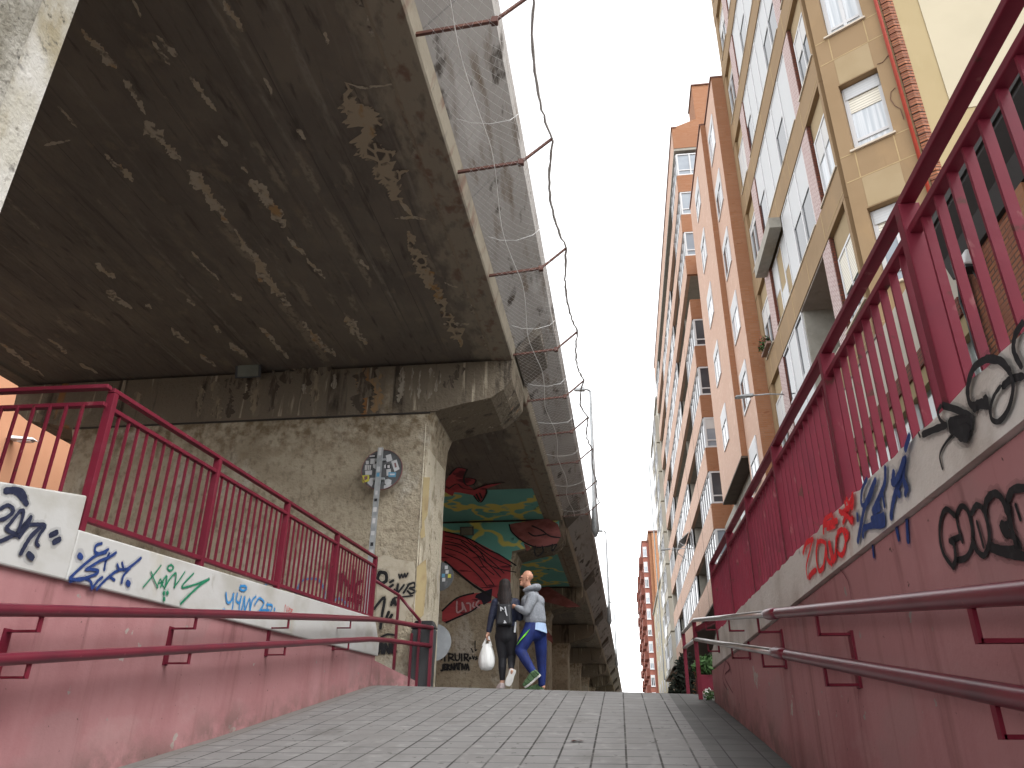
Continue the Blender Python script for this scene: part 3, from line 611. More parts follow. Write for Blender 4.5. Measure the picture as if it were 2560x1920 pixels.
def blob(b, w, pts, z, rag=.75, tip=True, fn=None):
    fn = fn or (lambda p: onZ(cW(p), z))
    P = smooth_line([tuple(p) for p in pts], 8) if len(pts) > 2 else [(pts[0][0]+(pts[1][0]-pts[0][0])*i/10, pts[0][1]+(pts[1][1]-pts[0][1])*i/10) for i in range(11)]
    Q = []
    for a, c in zip(P, P[1:]):
        d = math.hypot(c[0]-a[0], c[1]-a[1]); n = max(1, int(d/2.5))
        Q += [(a[0]+(c[0]-a[0])*i/n, a[1]+(c[1]-a[1])*i/n) for i in range(n)]
    Q.append(P[-1]); m = len(Q); L = []; Rr = []
    la = lb = 1.; off = 0
    for i, q in enumerate(Q):
        a = Q[max(0, i-1)]; c = Q[min(m-1, i+1)]; dx, dy = c[0]-a[0], c[1]-a[1]; l = math.hypot(dx, dy) or 1; nx, ny = -dy/l, dx/l
        la += random.uniform(-rag, rag)*.6-(la-1)*.2; lb += random.uniform(-rag, rag)*.6-(lb-1)*.2; off += random.uniform(-.12,.12)*w-off*.15
        t = i/(m-1); e = min(1, math.sqrt(min(t, 1-t)*6+.02)) if tip else 1
        L.append((q[0]+nx*(w/2*max(.15,la)*e+off), q[1]+ny*(w/2*max(.15,la)*e+off))); Rr.append((q[0]-nx*(w/2*max(.15,lb)*e-off), q[1]-ny*(w/2*max(.15,lb)*e-off)))
    for i in range(m-1): b.face([fn(p) for p in (L[i], L[i+1], Rr[i+1], Rr[i])])
random.seed(21)
for k, (w, *pts) in enumerate(PATCH):
    b = MB(); blob(b, w*.66, pts, ZS-.003-.0005*(k % 9)); b.build1('patch', G['scale'], vd, fix=False)
b = MB(); blob(b, 44, [(788,188),(800,240),(832,322),(872,392),(908,455)], ZS-.009); b.build1('patch', G['limeo'], vd, fix=False)
b = MB(); blob(b, 26, [(922,525),(957,602),(985,652),(1015,722),(1045,790)], ZS-.010); b.build1('patch', G['limeo'], vd, fix=False)
b = MB(); blob(b, 34, [(826,-20),(848,40),(888,128),(925,218),(958,320),(1005,440),(1045,560),(1085,690),(1124,800)], ZS-.012, .7, False); b.build1('patch', G['spall'], vd, fix=False)
PIERS = [1.6+11.0*i for i in range(0, 22)]
PX0, PX1 = -3.40, -10.32
def pier_outline(y, sh=0):
    R = [(PX0, .3), (PX0+.02, 4.7), (PX0+.06, 5.35), (PX0+.14, 5.57), (-2.74, 5.70), (-2.23, 5.79), (-2.00, 5.95), (-1.85, 6.15), (-1.82, 6.545)]
    c = -6.86
    Lf = [(2*c-x, z) for x, z in reversed(R)]
    return [(x, y, z) for x, z in R+Lf]
plabels = {1: 'weathered concrete pier behind the left railing, with a stained bracketed cap', 2: 'concrete pier painted with a red creature, behind the walking couple', 3: 'third concrete pier down the viaduct, with a red painted arc at its foot'}
for i, y in enumerate(PIERS):
    if i == 0: lab = 'pale rough concrete pier rising past the upper left corner of the photo'
    else: lab = plabels.get(i, 'dim concrete pier far along under the viaduct')
    t = thing('viaduct_pier', (-6.8, y, .8), lab, 'pier', 'piers under the viaduct' if i > 3 else None)
    tc = [(x, yy, z) for x, yy, z in pier_outline(y)]
    if i == 0:
        vpart('shaft', G['nearpier'], t, lambda b: b.extr(pier_outline(y), (0, 1.5, 0)))
        def f(b):
            b.box(PX0-.02, PX0+.05, y-.02, y+1.24, .2, 4.9)
        vpart('end_face', G['nearpier2'], t, f)
        continue
    n = 1 if i > 6 else 0
    def f(b): b.extr(pier_outline(y), (0, 1.5, 0))
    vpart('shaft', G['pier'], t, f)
    def f(b):
        prev = None; k = 26 if i < 3 else 2; random.seed(i)
        for j in range(k+1):
            z = .3+5.05*j/k; e = random.uniform(0, .02) if i < 3 else 0
            cur = [(PX0-.02, y-.012, z), (PX0+.028+e, y+.03, z), (PX0+.032+e*.5, y+1.47, z), (PX0-.02, y+1.50, z)]
            if prev: b.hexa(prev, cur)
            prev = cur
    vpart('end_face', G['pierend_lit'], t, f)
    def f(b): b.hexa([(X0+.045, y+.05, ZS+.06), (X0+.045, y+1.45, ZS+.06), (X0+.045, y+1.45, ZS+.215), (X0+.045, y+.05, ZS+.215)], [(X0+.50, y+.05, ZS+.50), (X0+.50, y+1.45, ZS+.50), (X0+.50, y+1.45, ZS+.75), (X0+.50, y+.05, ZS+.75)])
    vpart('bracket', G['beam'], t, f)
    if i == 1: pier1 = t
    if i == 2: pier2 = t
    if i == 3: pier3 = t
c5s = crop(250, 800, 1.19)
capf = [(PX0+.14, 5.575), (-2.74, 5.70), (-2.23, 5.79), (-2.00, 5.95), (-1.85, 6.15), (-1.82, 6.54), (-11.8, 6.54), (-11.7, 6.1), (-10.4, 5.575)]
vpart('cap_face', G['pier'], pier1, lambda b: b.extr([(x, 12.565, z) for x, z in capf], (0, .034, 0)))
random.seed(33)
for nm, cc, runs in (('black_water_stain', (.075,.06,.046), [(26,(392,168),(388,230),(384,292)),(24,(442,160),(438,200),(434,238)),(20,(517,146),(512,210),(503,278)),(20,(566,150),(552,190)),(16,(622,152),(616,196)),(30,(792,142),(786,200),(780,278)),(14,(735,146),(733,176)),(14,(412,176),(410,206)),(26,(1062,132),(1060,165),(1030,205)),(16,(690,145),(560,152))]),
                     ('tan_water_stain', (.27,.225,.155), [(26,(336,182),(344,240),(350,300)),(18,(462,162),(460,288)),(20,(112,212),(106,262)),(20,(640,150),(636,270)),(12,(300,190),(290,290))]), ('ochre_water_stain', (.27,.175,.09), [(24,(826,146),(822,200),(816,276)),(12,(770,150),(765,220))]),
                     ('pale_lime_run', (.33,.30,.245), [(14,(900,140),(896,200),(890,246)),(10,(930,142),(925,240)),(16,(985,142),(978,190),(970,240)),(8,(1010,150),(1000,215)),(10,(700,160),(697,205)),(12,(610,190),(602,220)),(8,(955,150),(948,235))])):
    m_ = mk(nm, cc, .9, [((.19,.16,.12), [('n', (12,12,3.2), .46, .58, 8, 51)]), ((.10,.08,.06), [('n', (20,20,4), .56, .66, 6, 52)])], bump=(16, .02, .7))
    for k, (w, *pts) in enumerate(runs):
        b = MB(); blob(b, w, pts, 0, .95, True, lambda p: onY(c5s(p), 12.562-.0005*(k % 8))); b.build1('stain', m_, pier1, fix=False)
part('cap_ledge', G['dark'], pier1, lambda b: b.box(-10.3, PX0+.16, 12.572, 12.598, 5.548, 5.573))
cP = crop(860, 1080, 2.515)
graffiti(pier1, 'black', cP, onY, 12.595, (0,-1,0), .045, [
    [1.3,(225,882),(262,890),(265,935),(235,950),(212,925),(225,882)],[(290,945),(310,934)],[(282,980),(308,962)],[.8,(318,990),(328,1015),(340,958)],[.8,(340,958),(338,1010),(378,962)],[.8,(375,1012),(412,955)],[.8,(400,1000),(418,1018)],[.7,(402,962),(440,948),(445,975),(412,982),(450,1002),(420,1018)],
    [.6,(345,895),(352,920),(362,895),(372,916),(382,890),(388,912),(402,888)],[.6,(320,1042),(432,1030)],[(190,1112),(255,1040),(240,1150),(230,1235)],[(298,1088),(314,1050),(326,1088)],[.9,(302,1075),(325,1072)],[(214,1392),(236,1320),(242,1390)],[(220,1362),(240,1357)],[(255,1390),(258,1330),(285,1390),(290,1325)],[(304,1330),(304,1385)],[(304,1330),(326,1326)],[(304,1356),(322,1353)],[(304,1385),(328,1381)],[(282,1132),(262,1180)],[(302,1150),(276,1192)],[.7,(235,1290),(275,1272),(320,1278)]])
graffiti(pier1, 'fblue', cB, onY, 12.595, (0,-1,0), .035, [[(1030,390),(1050,320),(1110,298),(1160,330),(1180,420)],[(1345,510),(1345,400),(1400,290),(1480,265),(1570,280),(1625,390),(1600,500),(1520,560),(1420,510)],[(1700,640),(1700,520),(1760,460),(1830,500),(1880,620)],[(1600,500),(1700,440)]])
graffiti(pier1, 'wine', cB, onY, 12.595, (0,-1,0), .06, [[(1785,380),(1800,225)],[(1800,225),(1850,310),(1895,390)],[(1895,390),(1910,190)],[(1985,290),(1940,330),(1930,420),(1990,450)],[(1850,460),(1980,500)],[(1930,450),(1945,640)]])
# pale repair patches and a rust seam on the pier wall
def f(b):
    for poly in ([(215,790),(250,770),(330,800),(440,815),(450,860),(440,1060),(380,1190),(200,1200)],):
        b.face([onY(cP(q), 12.594) for q in poly])
part('patch', mk('pale_render_patch', (.47,.42,.33), .95, [((.38,.33,.25), [('n', (5,5,5), .48, .62, 6)])], bump=(20, .01, .5)), pier1, f, fix=False)
def f(b):
    b.face([onY(cP(q), 12.594) for q in [(500,285),(540,285),(525,520),(505,560),(510,660),(485,670),(478,640),(490,600),(492,430)]])
    b.face([onY(cP(q), 12.594) for q in [(455,850),(515,800),(520,930),(500,1150),(470,1180),(445,1150),(450,980)]])
part('patch', mk('yellowish_render_patch', (.47,.38,.21), .95, [((.38,.29,.16), [('n', (5,5,3), .48, .62, 6)])]), pier1, f, fix=False)

# mural between the second and third piers
cM = crop(1100, 1150, 4.739); cQ = crop(1090, 1480, 6.381); cN = crop(1040, 1080, 2.37)
def vq(x0, x1, y0, y1, z): return [vx((x0,y0,z)), vx((x0,y1,z)), vx((x1,y1,z)), vx((x1,y0,z))]
b = MB(); b.face(vq(-2.40, -9.5, 20.45, 23.58, ZS-.005)); b.face(vq(-2.40, -9.5, 25.12, 34.55, ZS-.005))
b.build('mural', G['teal'], vd, fix=False)
b = MB(); b.face([onZ(cM(q), ZS-.012) for q in [(60,380),(70,250),(110,180),(200,92),(320,108),(290,190),(285,215),(420,220),(432,255),(400,280),(330,305),(400,350),(540,290),(760,265),(545,340),(550,390),(480,500),(400,420),(330,405),(240,388),(170,382),(150,428),(110,410)]])
b.build('mural', G['mred'], vd, fix=False)
graffiti(vd, 'black', cM, onZ, ZS-.013, (0,0,-1), .05, [[(320,110),(285,200),(290,270),(330,305)],[(290,210),(370,215),(425,235),(400,285),(340,300)],[(100,340),(200,280),(270,330),(380,350)],[1.2,(400,350),(560,290),(760,265)],[(545,340),(550,390),(480,500),(400,420)],[(430,400),(470,480)],[(470,390),(495,450)],[(110,180),(200,92),(320,108)]], name='mural')
Y2 = 23.595
yv = Y2
tealw = [(-9,5.45),(-9,6.535),(-1.72,6.535),(-1.75,6.1),(-2.0,5.88),(-2.6,5.72),(-3.2,5.6),(-3.25,5.1),(-4.4,5.8),(-5.4,6.1),(-9,6.3)]
b = MB(); b.face([(x, yv, z) for x, z in tealw]); b.build('mural', G['teal'], pier2, fix=False)
b = MB(); b.face([(-6.4,yv-.005,6.5),(-5.38,yv-.005,6.3),(-4.44,yv-.005,5.98),(-3.62,yv-.005,5.53),(-3.24,yv-.005,5.25),(-3.24,yv-.005,3.9),(-3.86,yv-.005,4.3),(-4.86,yv-.005,4.95),(-5.4,yv-.005,5.36),(-6.4,yv-.005,5.6)])
b.build('mural', G['mred'], pier2, fix=False)
graffiti(pier2, 'black', cM, onY, yv-.007, (0,-1,0), .03, [[1.4,(60,850),(230,890),(400,960),(560,1060),(700,1120),(900,1250)],[(60,900),(260,950),(420,1040),(600,1190),(760,1340)],[(60,960),(250,1010),(420,1110),(580,1240),(720,1390)],[(300,920),(470,1080),(560,1220),(700,1290),(900,1330)],[(250,960),(440,1130),(520,1260),(640,1360)],[(60,1040),(300,1130),(520,1330),(640,1480)],[(60,1110),(260,1200),(440,1350),(560,1500)],[2.2,(60,1205),(230,1350),(420,1500),(600,1610)],[(60,1000),(200,1020),(330,1100)],[(420,1010),(620,1150),(850,1260)]], name='mural')
b = MB(); b.face([onY(cM(q), yv-.006) for q in [(820,765),(900,745),(1280,690),(1400,760),(1435,900),(1380,1000),(1200,1035),(1090,1020),(960,950),(850,850)]])
b.face([onY(cM(q), yv-.006) for q in [(990,985),(1060,1020),(1080,1050),(1030,1080),(1010,1040)]])
b.build('mural', G['mred2'], pier2, fix=False)
graffiti(pier2, 'black', cM, onY, yv-.009, (0,-1,0), .045, [[(820,765),(850,850),(960,950),(1090,1020),(1200,1035),(1380,1000)],[(1090,780),(1200,830),(1300,900),(1420,920)],[(1050,860),(1120,900),(1250,880)],[(1130,1020),(1120,1090),(1150,1140),(1220,1090),(1210,1020)],[(1330,1000),(1330,1080),(1380,1010)]], name='mural')
b = MB(); b.face([onY(cQ(q), Y2-.003) for q in [(100,300),(330,100),(600,20),(900,0),(880,170),(700,200),(560,310),(330,410),(160,490),(95,460)]])
b.build('mural', G['mred'], pier2, fix=False)
b = MB(); b.face([onY(cQ(q), Y2-.006) for q in [(640,40),(900,-60),(880,140),(760,210),(720,130),(620,90)]]); b.build('mural', G['mnavy'], pier2, fix=False)
graffiti(pier2, 'black', cQ, onY, Y2-.005, (0,-1,0), .05, [[(100,300),(330,100),(600,20)],[(160,490),(330,410),(560,310),(700,200)]], name='mural')
graffiti(pier2, 'grey', cQ, onY, Y2-.006, (0,-1,0), .05, [[(335,150),(335,320),(400,300),(430,270)],[(420,170),(450,240),(480,305)],[(420,170),(430,280)],[(490,180),(545,190),(550,290)],[(600,170),(590,230),(650,260)],[(680,140),(640,200),(690,250)]])
graffiti(pier2, 'black', cQ, onY, Y2, (0,-1,0), .045, [
    [(95,978),(185,970)],[(140,975),(140,1100)],[(205,1100),(205,985)],[(205,985),(270,1000),(260,1040),(210,1050)],[(215,1050),(290,1092)],[(305,985),(312,1070),(345,1092),(375,1060),(375,985)],[(410,990),(412,1100)],[(455,1095),(455,990)],[(455,990),(510,1000),(500,1040),(460,1050)],[(465,1050),(522,1102)],
    [.7,(540,1040),(530,1070),(560,1060),(540,1040)],[.7,(580,1020),(600,1070),(612,1030)],[.7,(655,1030),(632,1048),(660,1062),(630,1080)],[(80,1250),(104,1250),(112,1160)],[(132,1160),(132,1240)],[(132,1240),(160,1235)],[(132,1160),(160,1155)],[(132,1200),(155,1196)],[(180,1245),(180,1160)],[(180,1160),(215,1170),(186,1200)],[(188,1202),(222,1242)],[(240,1240),(245,1150),(280,1240),(290,1140)],
    [(300,1240),(325,1140),(345,1232)],[(340,1147),(392,1137)],[(365,1142),(370,1240)],[(410,1150),(415,1240)],[(425,1150),(450,1230),(470,1150)],[(480,1240),(500,1150),(526,1245)],[(486,1212),(520,1206)],[(95,1040),(86,1082)],[.6,(560,900),(590,960)],[.6,(625,780),(625,930),(650,920)]])
Y3 = 34.59
b = MB(); b.face([onY(cN(q), Y3) for q in [(690,1225),(735,1150),(770,1165),(805,1210),(812,1255),(770,1222)]]); b.face([onY(cN(q), Y3) for q in [(715,935),(780,915),(880,975),(975,1035),(900,1040),(740,1000)]])
b.build('mural', G['mred2'], pier3, fix=False)
# floodlights fixed on the caps
def flood(q, Y, label, s=1.):
    p = onY(q, Y-.16); t = thing('floodlight', p, label, 'lamp', None)
    part('body', G['binp'], t, lambda b: b.hexa([p+Vector((-.15*s,.1,-.07*s)), p+Vector((.15*s,.1,-.07*s)), p+Vector((.15*s,.1,.09*s)), p+Vector((-.15*s,.1,.09*s))], [p+Vector((-.2*s,-.02,-.13*s)), p+Vector((.2*s,-.02,-.13*s)), p+Vector((.2*s,-.09,.11*s)), p+Vector((-.2*s,-.09,.11*s))]))
    part('glass', G['shop'], t, lambda b: b.face([p+Vector((-.16*s,-.03,-.11*s)), p+Vector((.16*s,-.03,-.11*s)), p+Vector((.16*s,-.095,.08*s)), p+Vector((-.16*s,-.095,.08*s))]), fix=False)
    part('bracket', G['binp'], t, lambda b: b.box(p.x-.03, p.x+.03, p.y+.1, p.y+.165, p.z-.04, p.z+.04))
flood((624, 926), 12.56, 'grey floodlight on the stained pier cap above the left railing', 1.3)
flood((1168, 1328), 23.59, 'small floodlight on the teal painted pier cap', 1.1)

# ------------------------------------------------------------------ safety net on outriggers
NY = [5.40, 7.50, 9.88, 12.54, 14.65, 16.62, 18.70, 21.32, 23.5]
NB = lambda y: Vector((-1.70, y, 6.62)); NJ = lambda y: Vector((-1.0+.0065*y, y, 6.70)); NT = lambda y: Vector((-.60+.007*y, y, 7.05))
NYX = [3.1]+NY
for k, y in enumerate(NYX):
    t = thing('net_outrigger', NB(y), ['rusty steel outrigger holding the white net','rusty steel outrigger holding the white net'][0]+' along the viaduct edge', 'outrigger', 'outriggers of the safety net along the viaduct edge')
    part('arm', G['rust'], t, lambda b: b.bar(NB(y)-Vector((.12,0,0)), NJ(y), .035, .035))
    part('tip', G['rust'], t, lambda b: b.bar(NJ(y), NT(y), .028, .028))
    part('joint', G['rust'], t, lambda b: b.box(NJ(y).x-.035, NJ(y).x+.035, y-.03, y+.03, NJ(y).z-.04, NJ(y).z+.035))
def sag(y, T):                         # the top rope dips between the tips
    for a, c in zip(NYX, NYX[1:]):
        if a <= y <= c:
            u = (y-a)/(c-a); s = 4*u*(1-u)
            return T+Vector((-.10*s*(1+.4*math.sin(a*7)), 0, -.07*s))
    return T
def netpt(y, v):
    B, J, T = NB(y)+Vector((.06,0,-.02)), NJ(y), sag(y, NT(y))
    J2 = J+Vector((0,0,-.05*math.sin(y*3.1)**2-.03)); 
    if v < .62: t = v/.62; P = B.lerp(J2, t); P.z -= .07*math.sin(t*math.pi)*(1+.5*math.sin(y*2.3)); return P
    t = (v-.62)/.38; return J2.lerp(T, t)+Vector((-.02*math.sin(t*math.pi), 0, 0))
nt_ = thing('safety_net', (-1.3, 5.4, 6.6), 'white diamond mesh safety net slung along the viaduct edge', 'net')
def f(b):
    y0, y1 = NYX[0], NYX[-1]; per = .15; n = int((y1-y0)/per); seg = 9; rise = 9*per*1.25
    for sgn in (1, -1):
        for i in range(-12, n+12):
            pts = []
            for k in range(seg+1):
                v = k/seg; y = y0+i*per+(sgn*(v-.5))*rise
                if y0 <= y <= y1: pts.append(netpt(y, v))
            if len(pts) > 1: b.tube(pts, .0013, 3, cap=False)
part('mesh', G['net'], nt_, f, fix=False)
def f(b):
    yy = [NYX[0]+.12*i for i in range(int((NYX[-1]-NYX[0])/.12)+1)]; random.seed(3)
    b.tube([sag(y, NT(y))+Vector((random.uniform(-.012,.012), 0, random.uniform(-.012,.012))) for y in yy], [.012+.009*random.random() for y in yy], 6)
part('top_rope', G['rope'], nt_, f, smooth=True)
def f(b):
    yy = [NYX[0]+.2*i for i in range(int((NYX[-1]-NYX[0])/.2)+1)]
    b.tube([netpt(y, .30+.04*math.sin(y*2)) for y in yy], .006, 4)
    for a, c in zip(NYX, NYX[1:]):
        m = a+(c-a)*.6; b.tube([netpt(m+.25*(v-.5), v) for v in (.05,.2,.4,.6,.8,.98)], .004, 4)
part('cord', G['net'], nt_, f)

# ------------------------------------------------------------------ street lamps standing on the viaduct edge
def vlamp(y, xb, label):
    t = thing('street_lamp', (xb, y, 7.0), label, 'street lamp', 'street lamps on the viaduct')
    part('pole', G['galv'], t, lambda b: b.tube([(xb,y,6.75),(xb,y,7.0),(xb,y,8.0),(xb,y,12.35)], [.03,.15,.085,.045], 10), smooth=True)
    part('arm', G['galv'], t, lambda b: b.tube([(xb,y,12.33),(xb-.12,y,12.42),(xb-.3,y,12.42)], .04, 8), smooth=True)
    def f(b):
        b.hexa([(xb-.2,y-.11,12.36),(xb-.62,y-.08,12.38),(xb-.62,y+.08,12.38),(xb-.2,y+.11,12.36)], [(xb-.22,y-.07,12.52),(xb-.55,y-.05,12.47),(xb-.55,y+.05,12.47),(xb-.22,y+.07,12.52)])
    bev(part('head', G['galv'], t, f), .03, 3)
vlamp(26.6, -.68, 'nearest street lamp on the viaduct, its pole running behind the net')
vlamp(47.5, -.585, 'second street lamp along the viaduct parapet, standing clear of the net')
vlamp(72.9, -.44, 'farthest slim street lamp along the viaduct parapet')

# ------------------------------------------------------------------ round signs seen from behind
sg = thing('road_sign', (-4.0, 12.3, .8), 'back of a round road sign covered in stickers, before the concrete pier', 'road sign')
SY = 12.32; sc_ = Vector((-3.97, SY, 4.40)); SRD = .362
def disc(b, c, r, y0, y1, n=40): b.extr([(c.x+r*math.cos(2*math.pi*i/n), y0, c.z+r*math.sin(2*math.pi*i/n)) for i in range(n)], (0, y1-y0, 0))
bev(part('disc', mk('sign_back_metal', (.12,.125,.13), .5, [((.09,.095,.10), [('n', 5., .45, .65, 5)]), ((.16,.165,.17), [('n', 11., .55, .7, 4, 3)])], metal=.2), sg, lambda b: disc(b, sc_, SRD, SY, SY+.012)), .004)
def f(b):
    n = 48
    for i in range(n):
        a, c = 2*math.pi*i/n, 2*math.pi*(i+1)/n
        b.hexa([(sc_.x+(SRD-.004)*math.cos(a), SY-.012, sc_.z+(SRD-.004)*math.sin(a)), (sc_.x+(SRD-.004)*math.cos(c), SY-.012, sc_.z+(SRD-.004)*math.sin(c)), (sc_.x+(SRD-.004)*math.cos(c), SY+.02, sc_.z+(SRD-.004)*math.sin(c)), (sc_.x+(SRD-.004)*math.cos(a), SY+.02, sc_.z+(SRD-.004)*math.sin(a))],
               [(sc_.x+(SRD+.005)*math.cos(a), SY-.012, sc_.z+(SRD+.005)*math.sin(a)), (sc_.x+(SRD+.005)*math.cos(c), SY-.012, sc_.z+(SRD+.005)*math.sin(c)), (sc_.x+(SRD+.005)*math.cos(c), SY+.02, sc_.z+(SRD+.005)*math.sin(c)), (sc_.x+(SRD+.005)*math.cos(a), SY+.02, sc_.z+(SRD+.005)*math.sin(a))])
part('rim', plain('sign_rim', (.22,.10,.10), .5), sg, f)
part('pole', G['galv'], sg, lambda b: b.box(-4.045, -3.955, SY-.10, SY-.055, .6, 4.775))
part('clamp', G['galv'], sg, lambda b: (b.box(-4.10, -3.90, SY-.054, SY-.002, 4.55, 4.59), b.box(-4.10, -3.90, SY-.054, SY-.002, 4.2, 4.24)))
cT = crop(890, 1100, 11.846)
STK = [('white', [(880,460),(1030,410),(1080,600),(915,660)]), ('white', [(1040,635),(1200,580),(1290,860),(1140,940)]), ('white', [(900,870),(1030,850),(1040,1040),(905,1060)]), ('white', [(850,1180),(960,1150),(1050,1190),(1040,1290),(950,1390),(850,1280)]), ('white', [(830,1340),(920,1330),(1060,1310),(1000,1400),(820,1450)]),
       ('white', [(430,555),(570,550),(555,705),(420,710)]), ('white', [(290,615),(380,615),(380,715),(295,725)]), ('white', [(275,910),(480,900),(465,1030),(275,1030)]), ('white', [(330,1270),(430,1120),(530,1120),(500,1300),(460,1380)]), ('white', [(830,750),(885,720),(885,830),(840,830)]), ('yellow', [(180,1050),(390,1035),(395,1220),(195,1270)]), ('blue', [(960,950),(1190,960),(1170,1100),(960,1090)]), ('dark', [(890,720),(1035,720),(1025,850),(890,850)]), ('dark', [(370,440),(590,430),(590,520),(380,520)]), ('white', [(500,720),(590,710),(580,860),(510,820)]),
       ('mark', [(930,745),(1000,735),(1000,830),(930,830)]), ('mark', [(1000,995),(1150,995),(1140,1040),(1000,1040)]), ('mark', [(400,465),(560,450),(560,490),(400,500)]), ('mark2', [(240,1080),(340,1060),(340,1150),(250,1200)]), ('mark2', [(1130,680),(1180,670),(1210,800),(1150,820)])]
for nm in ('white','yellow','blue','dark','mark','mark2'):
    c = dict(white=(.55,.56,.57), yellow=(.60,.56,.08), blue=(.12,.32,.48), dark=(.025,.025,.03), mark=(.6,.6,.6), mark2=(.22,.12,.12))[nm]
    b = MB()
    for i, (k, q) in enumerate(STK):
        if k == nm: b.extr([onY(cT(p), SY-.0015-.0003*i) for p in q], (0,.0011,0))
    for x in (270,310,360,410):
        if nm == 'mark': b.extr([onY(cT(p), SY-.008) for p in [(x,745),(x+35,745),(x+15,890),(x-10,890)]], (0,.001,0))
    b.build('sticker', plain('sticker_'+nm, c, .6), sg)
for z0, h, w, c in ((4.63,.14,.05,'sticker_white'), (4.33,.09,.06,'sticker_white'), (4.24,.07,.05,'sticker_blue'), (3.92,.07,.04,'sticker_white'), (3.80,.05,.05,'sticker_dark'), (3.62,.08,.06,'sticker_mark'), (3.42,.09,.05,'sticker_mark'), (3.22,.07,.06,'sticker_white'), (3.04,.06,.05,'sticker_dark'), (2.9,.08,.06,'sticker_mark')):
    part('sticker', bpy.data.materials[c], sg, lambda b: b.box(-4.0-w/2, -4.0+w/2, SY-.1025, SY-.1003, z0, z0+h))
s2 = thing('road_sign', (-3.5, 15.0, .8), 'round sign pair on one pole, half hidden behind the pale pier end', 'road sign')
part('pole', G['galv'], s2, lambda b: b.tube([(-3.50,15.05,.6),(-3.50,15.05,3.4)], .035, 8), smooth=True)
part('disc', bpy.data.materials['sign_back_metal'], s2, lambda b: disc(b, Vector((-3.47,15,3.09)), .28, 14.98, 15.0))
part('disc', plain('grey_sign_back', (.32,.34,.36), .5), s2, lambda b: disc(b, Vector((-3.52,15,1.85)), .34, 14.97, 14.99))
for (dx, dz, c) in ((.12,.05,'sticker_white'),(.05,-.02,'sticker_blue'),(.17,-.03,'sticker_yellow'),(.1,.14,'sticker_white'),(.06,-.1,'sticker_white')):
    part('sticker', bpy.data.materials[c], s2, lambda b: b.box(-3.47+dx, -3.47+dx+.06, 14.974, 14.978, 3.09+dz, 3.09+dz+.07))
# bin
bn = thing('litter_bin', (-3.09, 12.5, .8), 'dark grey plastic litter bin by the pier, behind the handrail posts', 'bin')
bev(part('body', G['binp'], bn, lambda b: b.hexa([(-3.26,12.40,.82),(-2.92,12.40,.82),(-2.92,12.56,.82),(-3.26,12.56,.82)], [(-3.29,12.40,1.74),(-2.90,12.40,1.74),(-2.90,12.57,1.74),(-3.29,12.57,1.74)])), .03, 3)
bev(part('lid', G['black'], bn, lambda b: b.hexa([(-3.30,12.385,1.745),(-2.89,12.385,1.745),(-2.89,12.585,1.745),(-3.30,12.585,1.745)], [(-3.24,12.42,1.87),(-2.95,12.42,1.87),(-2.95,12.575,1.87),(-3.24,12.575,1.87)])), .02, 3)
part('sticker', bpy.data.materials['sticker_white'], bn, lambda b: b.box(-3.0, -2.94, 12.38, 12.384, 1.76, 1.79))

# ------------------------------------------------------------------ right side: beige corner building
XB = 4.46; FL = 2.92; SILLS = [7.06+2.91*i for i in range(8)]      # 7.06 9.97 12.88 15.79 ...
bb = thing('apartment_building', (XB, 16, .75), 'ochre apartment building with a splayed corner, white glazed galleries and pale brick piers', 'building')
CH0 = Vector((XB, 11.72, 0)); CD = Vector((.837, -.547, 0)).normalized(); CN = Vector((CD.y, -CD.x, 0))   # CN faces the camera side
def ch(u, z, o=0): return CH0+CD*u+CN*o+Vector((0,0,z))
def wall_core(b):
    zb_, zt_ = SILLS[0], SILLS[0]+FL-.76
    b.box(XB+.10, 14, 12.0, 20.4, 6.35, zb_); b.box(XB+.10, 14, 12.0, 20.4, zt_, 31); b.box(XB+.10, 14, 12.0, 13.8, zb_, zt_); b.box(XB+.10, 14, 16.05, 20.4, zb_, zt_); b.box(XB+1.5, 14, 13.8, 16.05, zb_, zt_)
part('wall', G['panel'], bb, wall_core)
def f(b):
    for s in SILLS:
        b.box(XB, XB+.4, 11.98, 20.398, s-.74, s)
    b.box(XB+.004, XB+.4, 11.985, 12.1, 6.31, 31); b.box(XB+.012, XB+.4, 20.0, 20.39, 6.3, 31)
part('spandrel', G['ochre'], bb, f)
def f(b):
    for s in SILLS:
        b.box(XB-.03, XB+.3, 12.0, 13.27, s+.001, s+.04); b.box(XB-.02, XB+.3, 13.8, 18.3, s+.001, s+.03); b.box(XB-.03, XB+.3, 18.9, 20.0, s+.001, s+.04)
part('sill', plain('stone_sill', (.50,.44,.36), .8), bb, f)
def f(b):
    for s in SILLS:
        for y in (13.4, 14.9, 16.5, 18.1, 19.6): b.box(XB-.004, XB+.05, y-.012, y+.012, s-.735, s-.002)
        b.box(XB-.004, XB+.05, 11.99, 13.2, s-.62, s-.60)
part('joint', G['joint'], bb, f)
for y0, y1 in ((13.27, 13.8), (18.3, 18.9)):
    def f(b):
        for s in SILLS: b.box(XB+.015, XB+.09, y0, y1, s+.002, s+FL-.76)
    part('brick_pier', G['wbrick'], bb, f)
    def f(b):
        for s in SILLS: b.box(XB+.016, XB+.085, y0-.05, y0-.002, s+.041, s+FL-.76)
    part('brick_edge', G['dbrick'], bb, f)
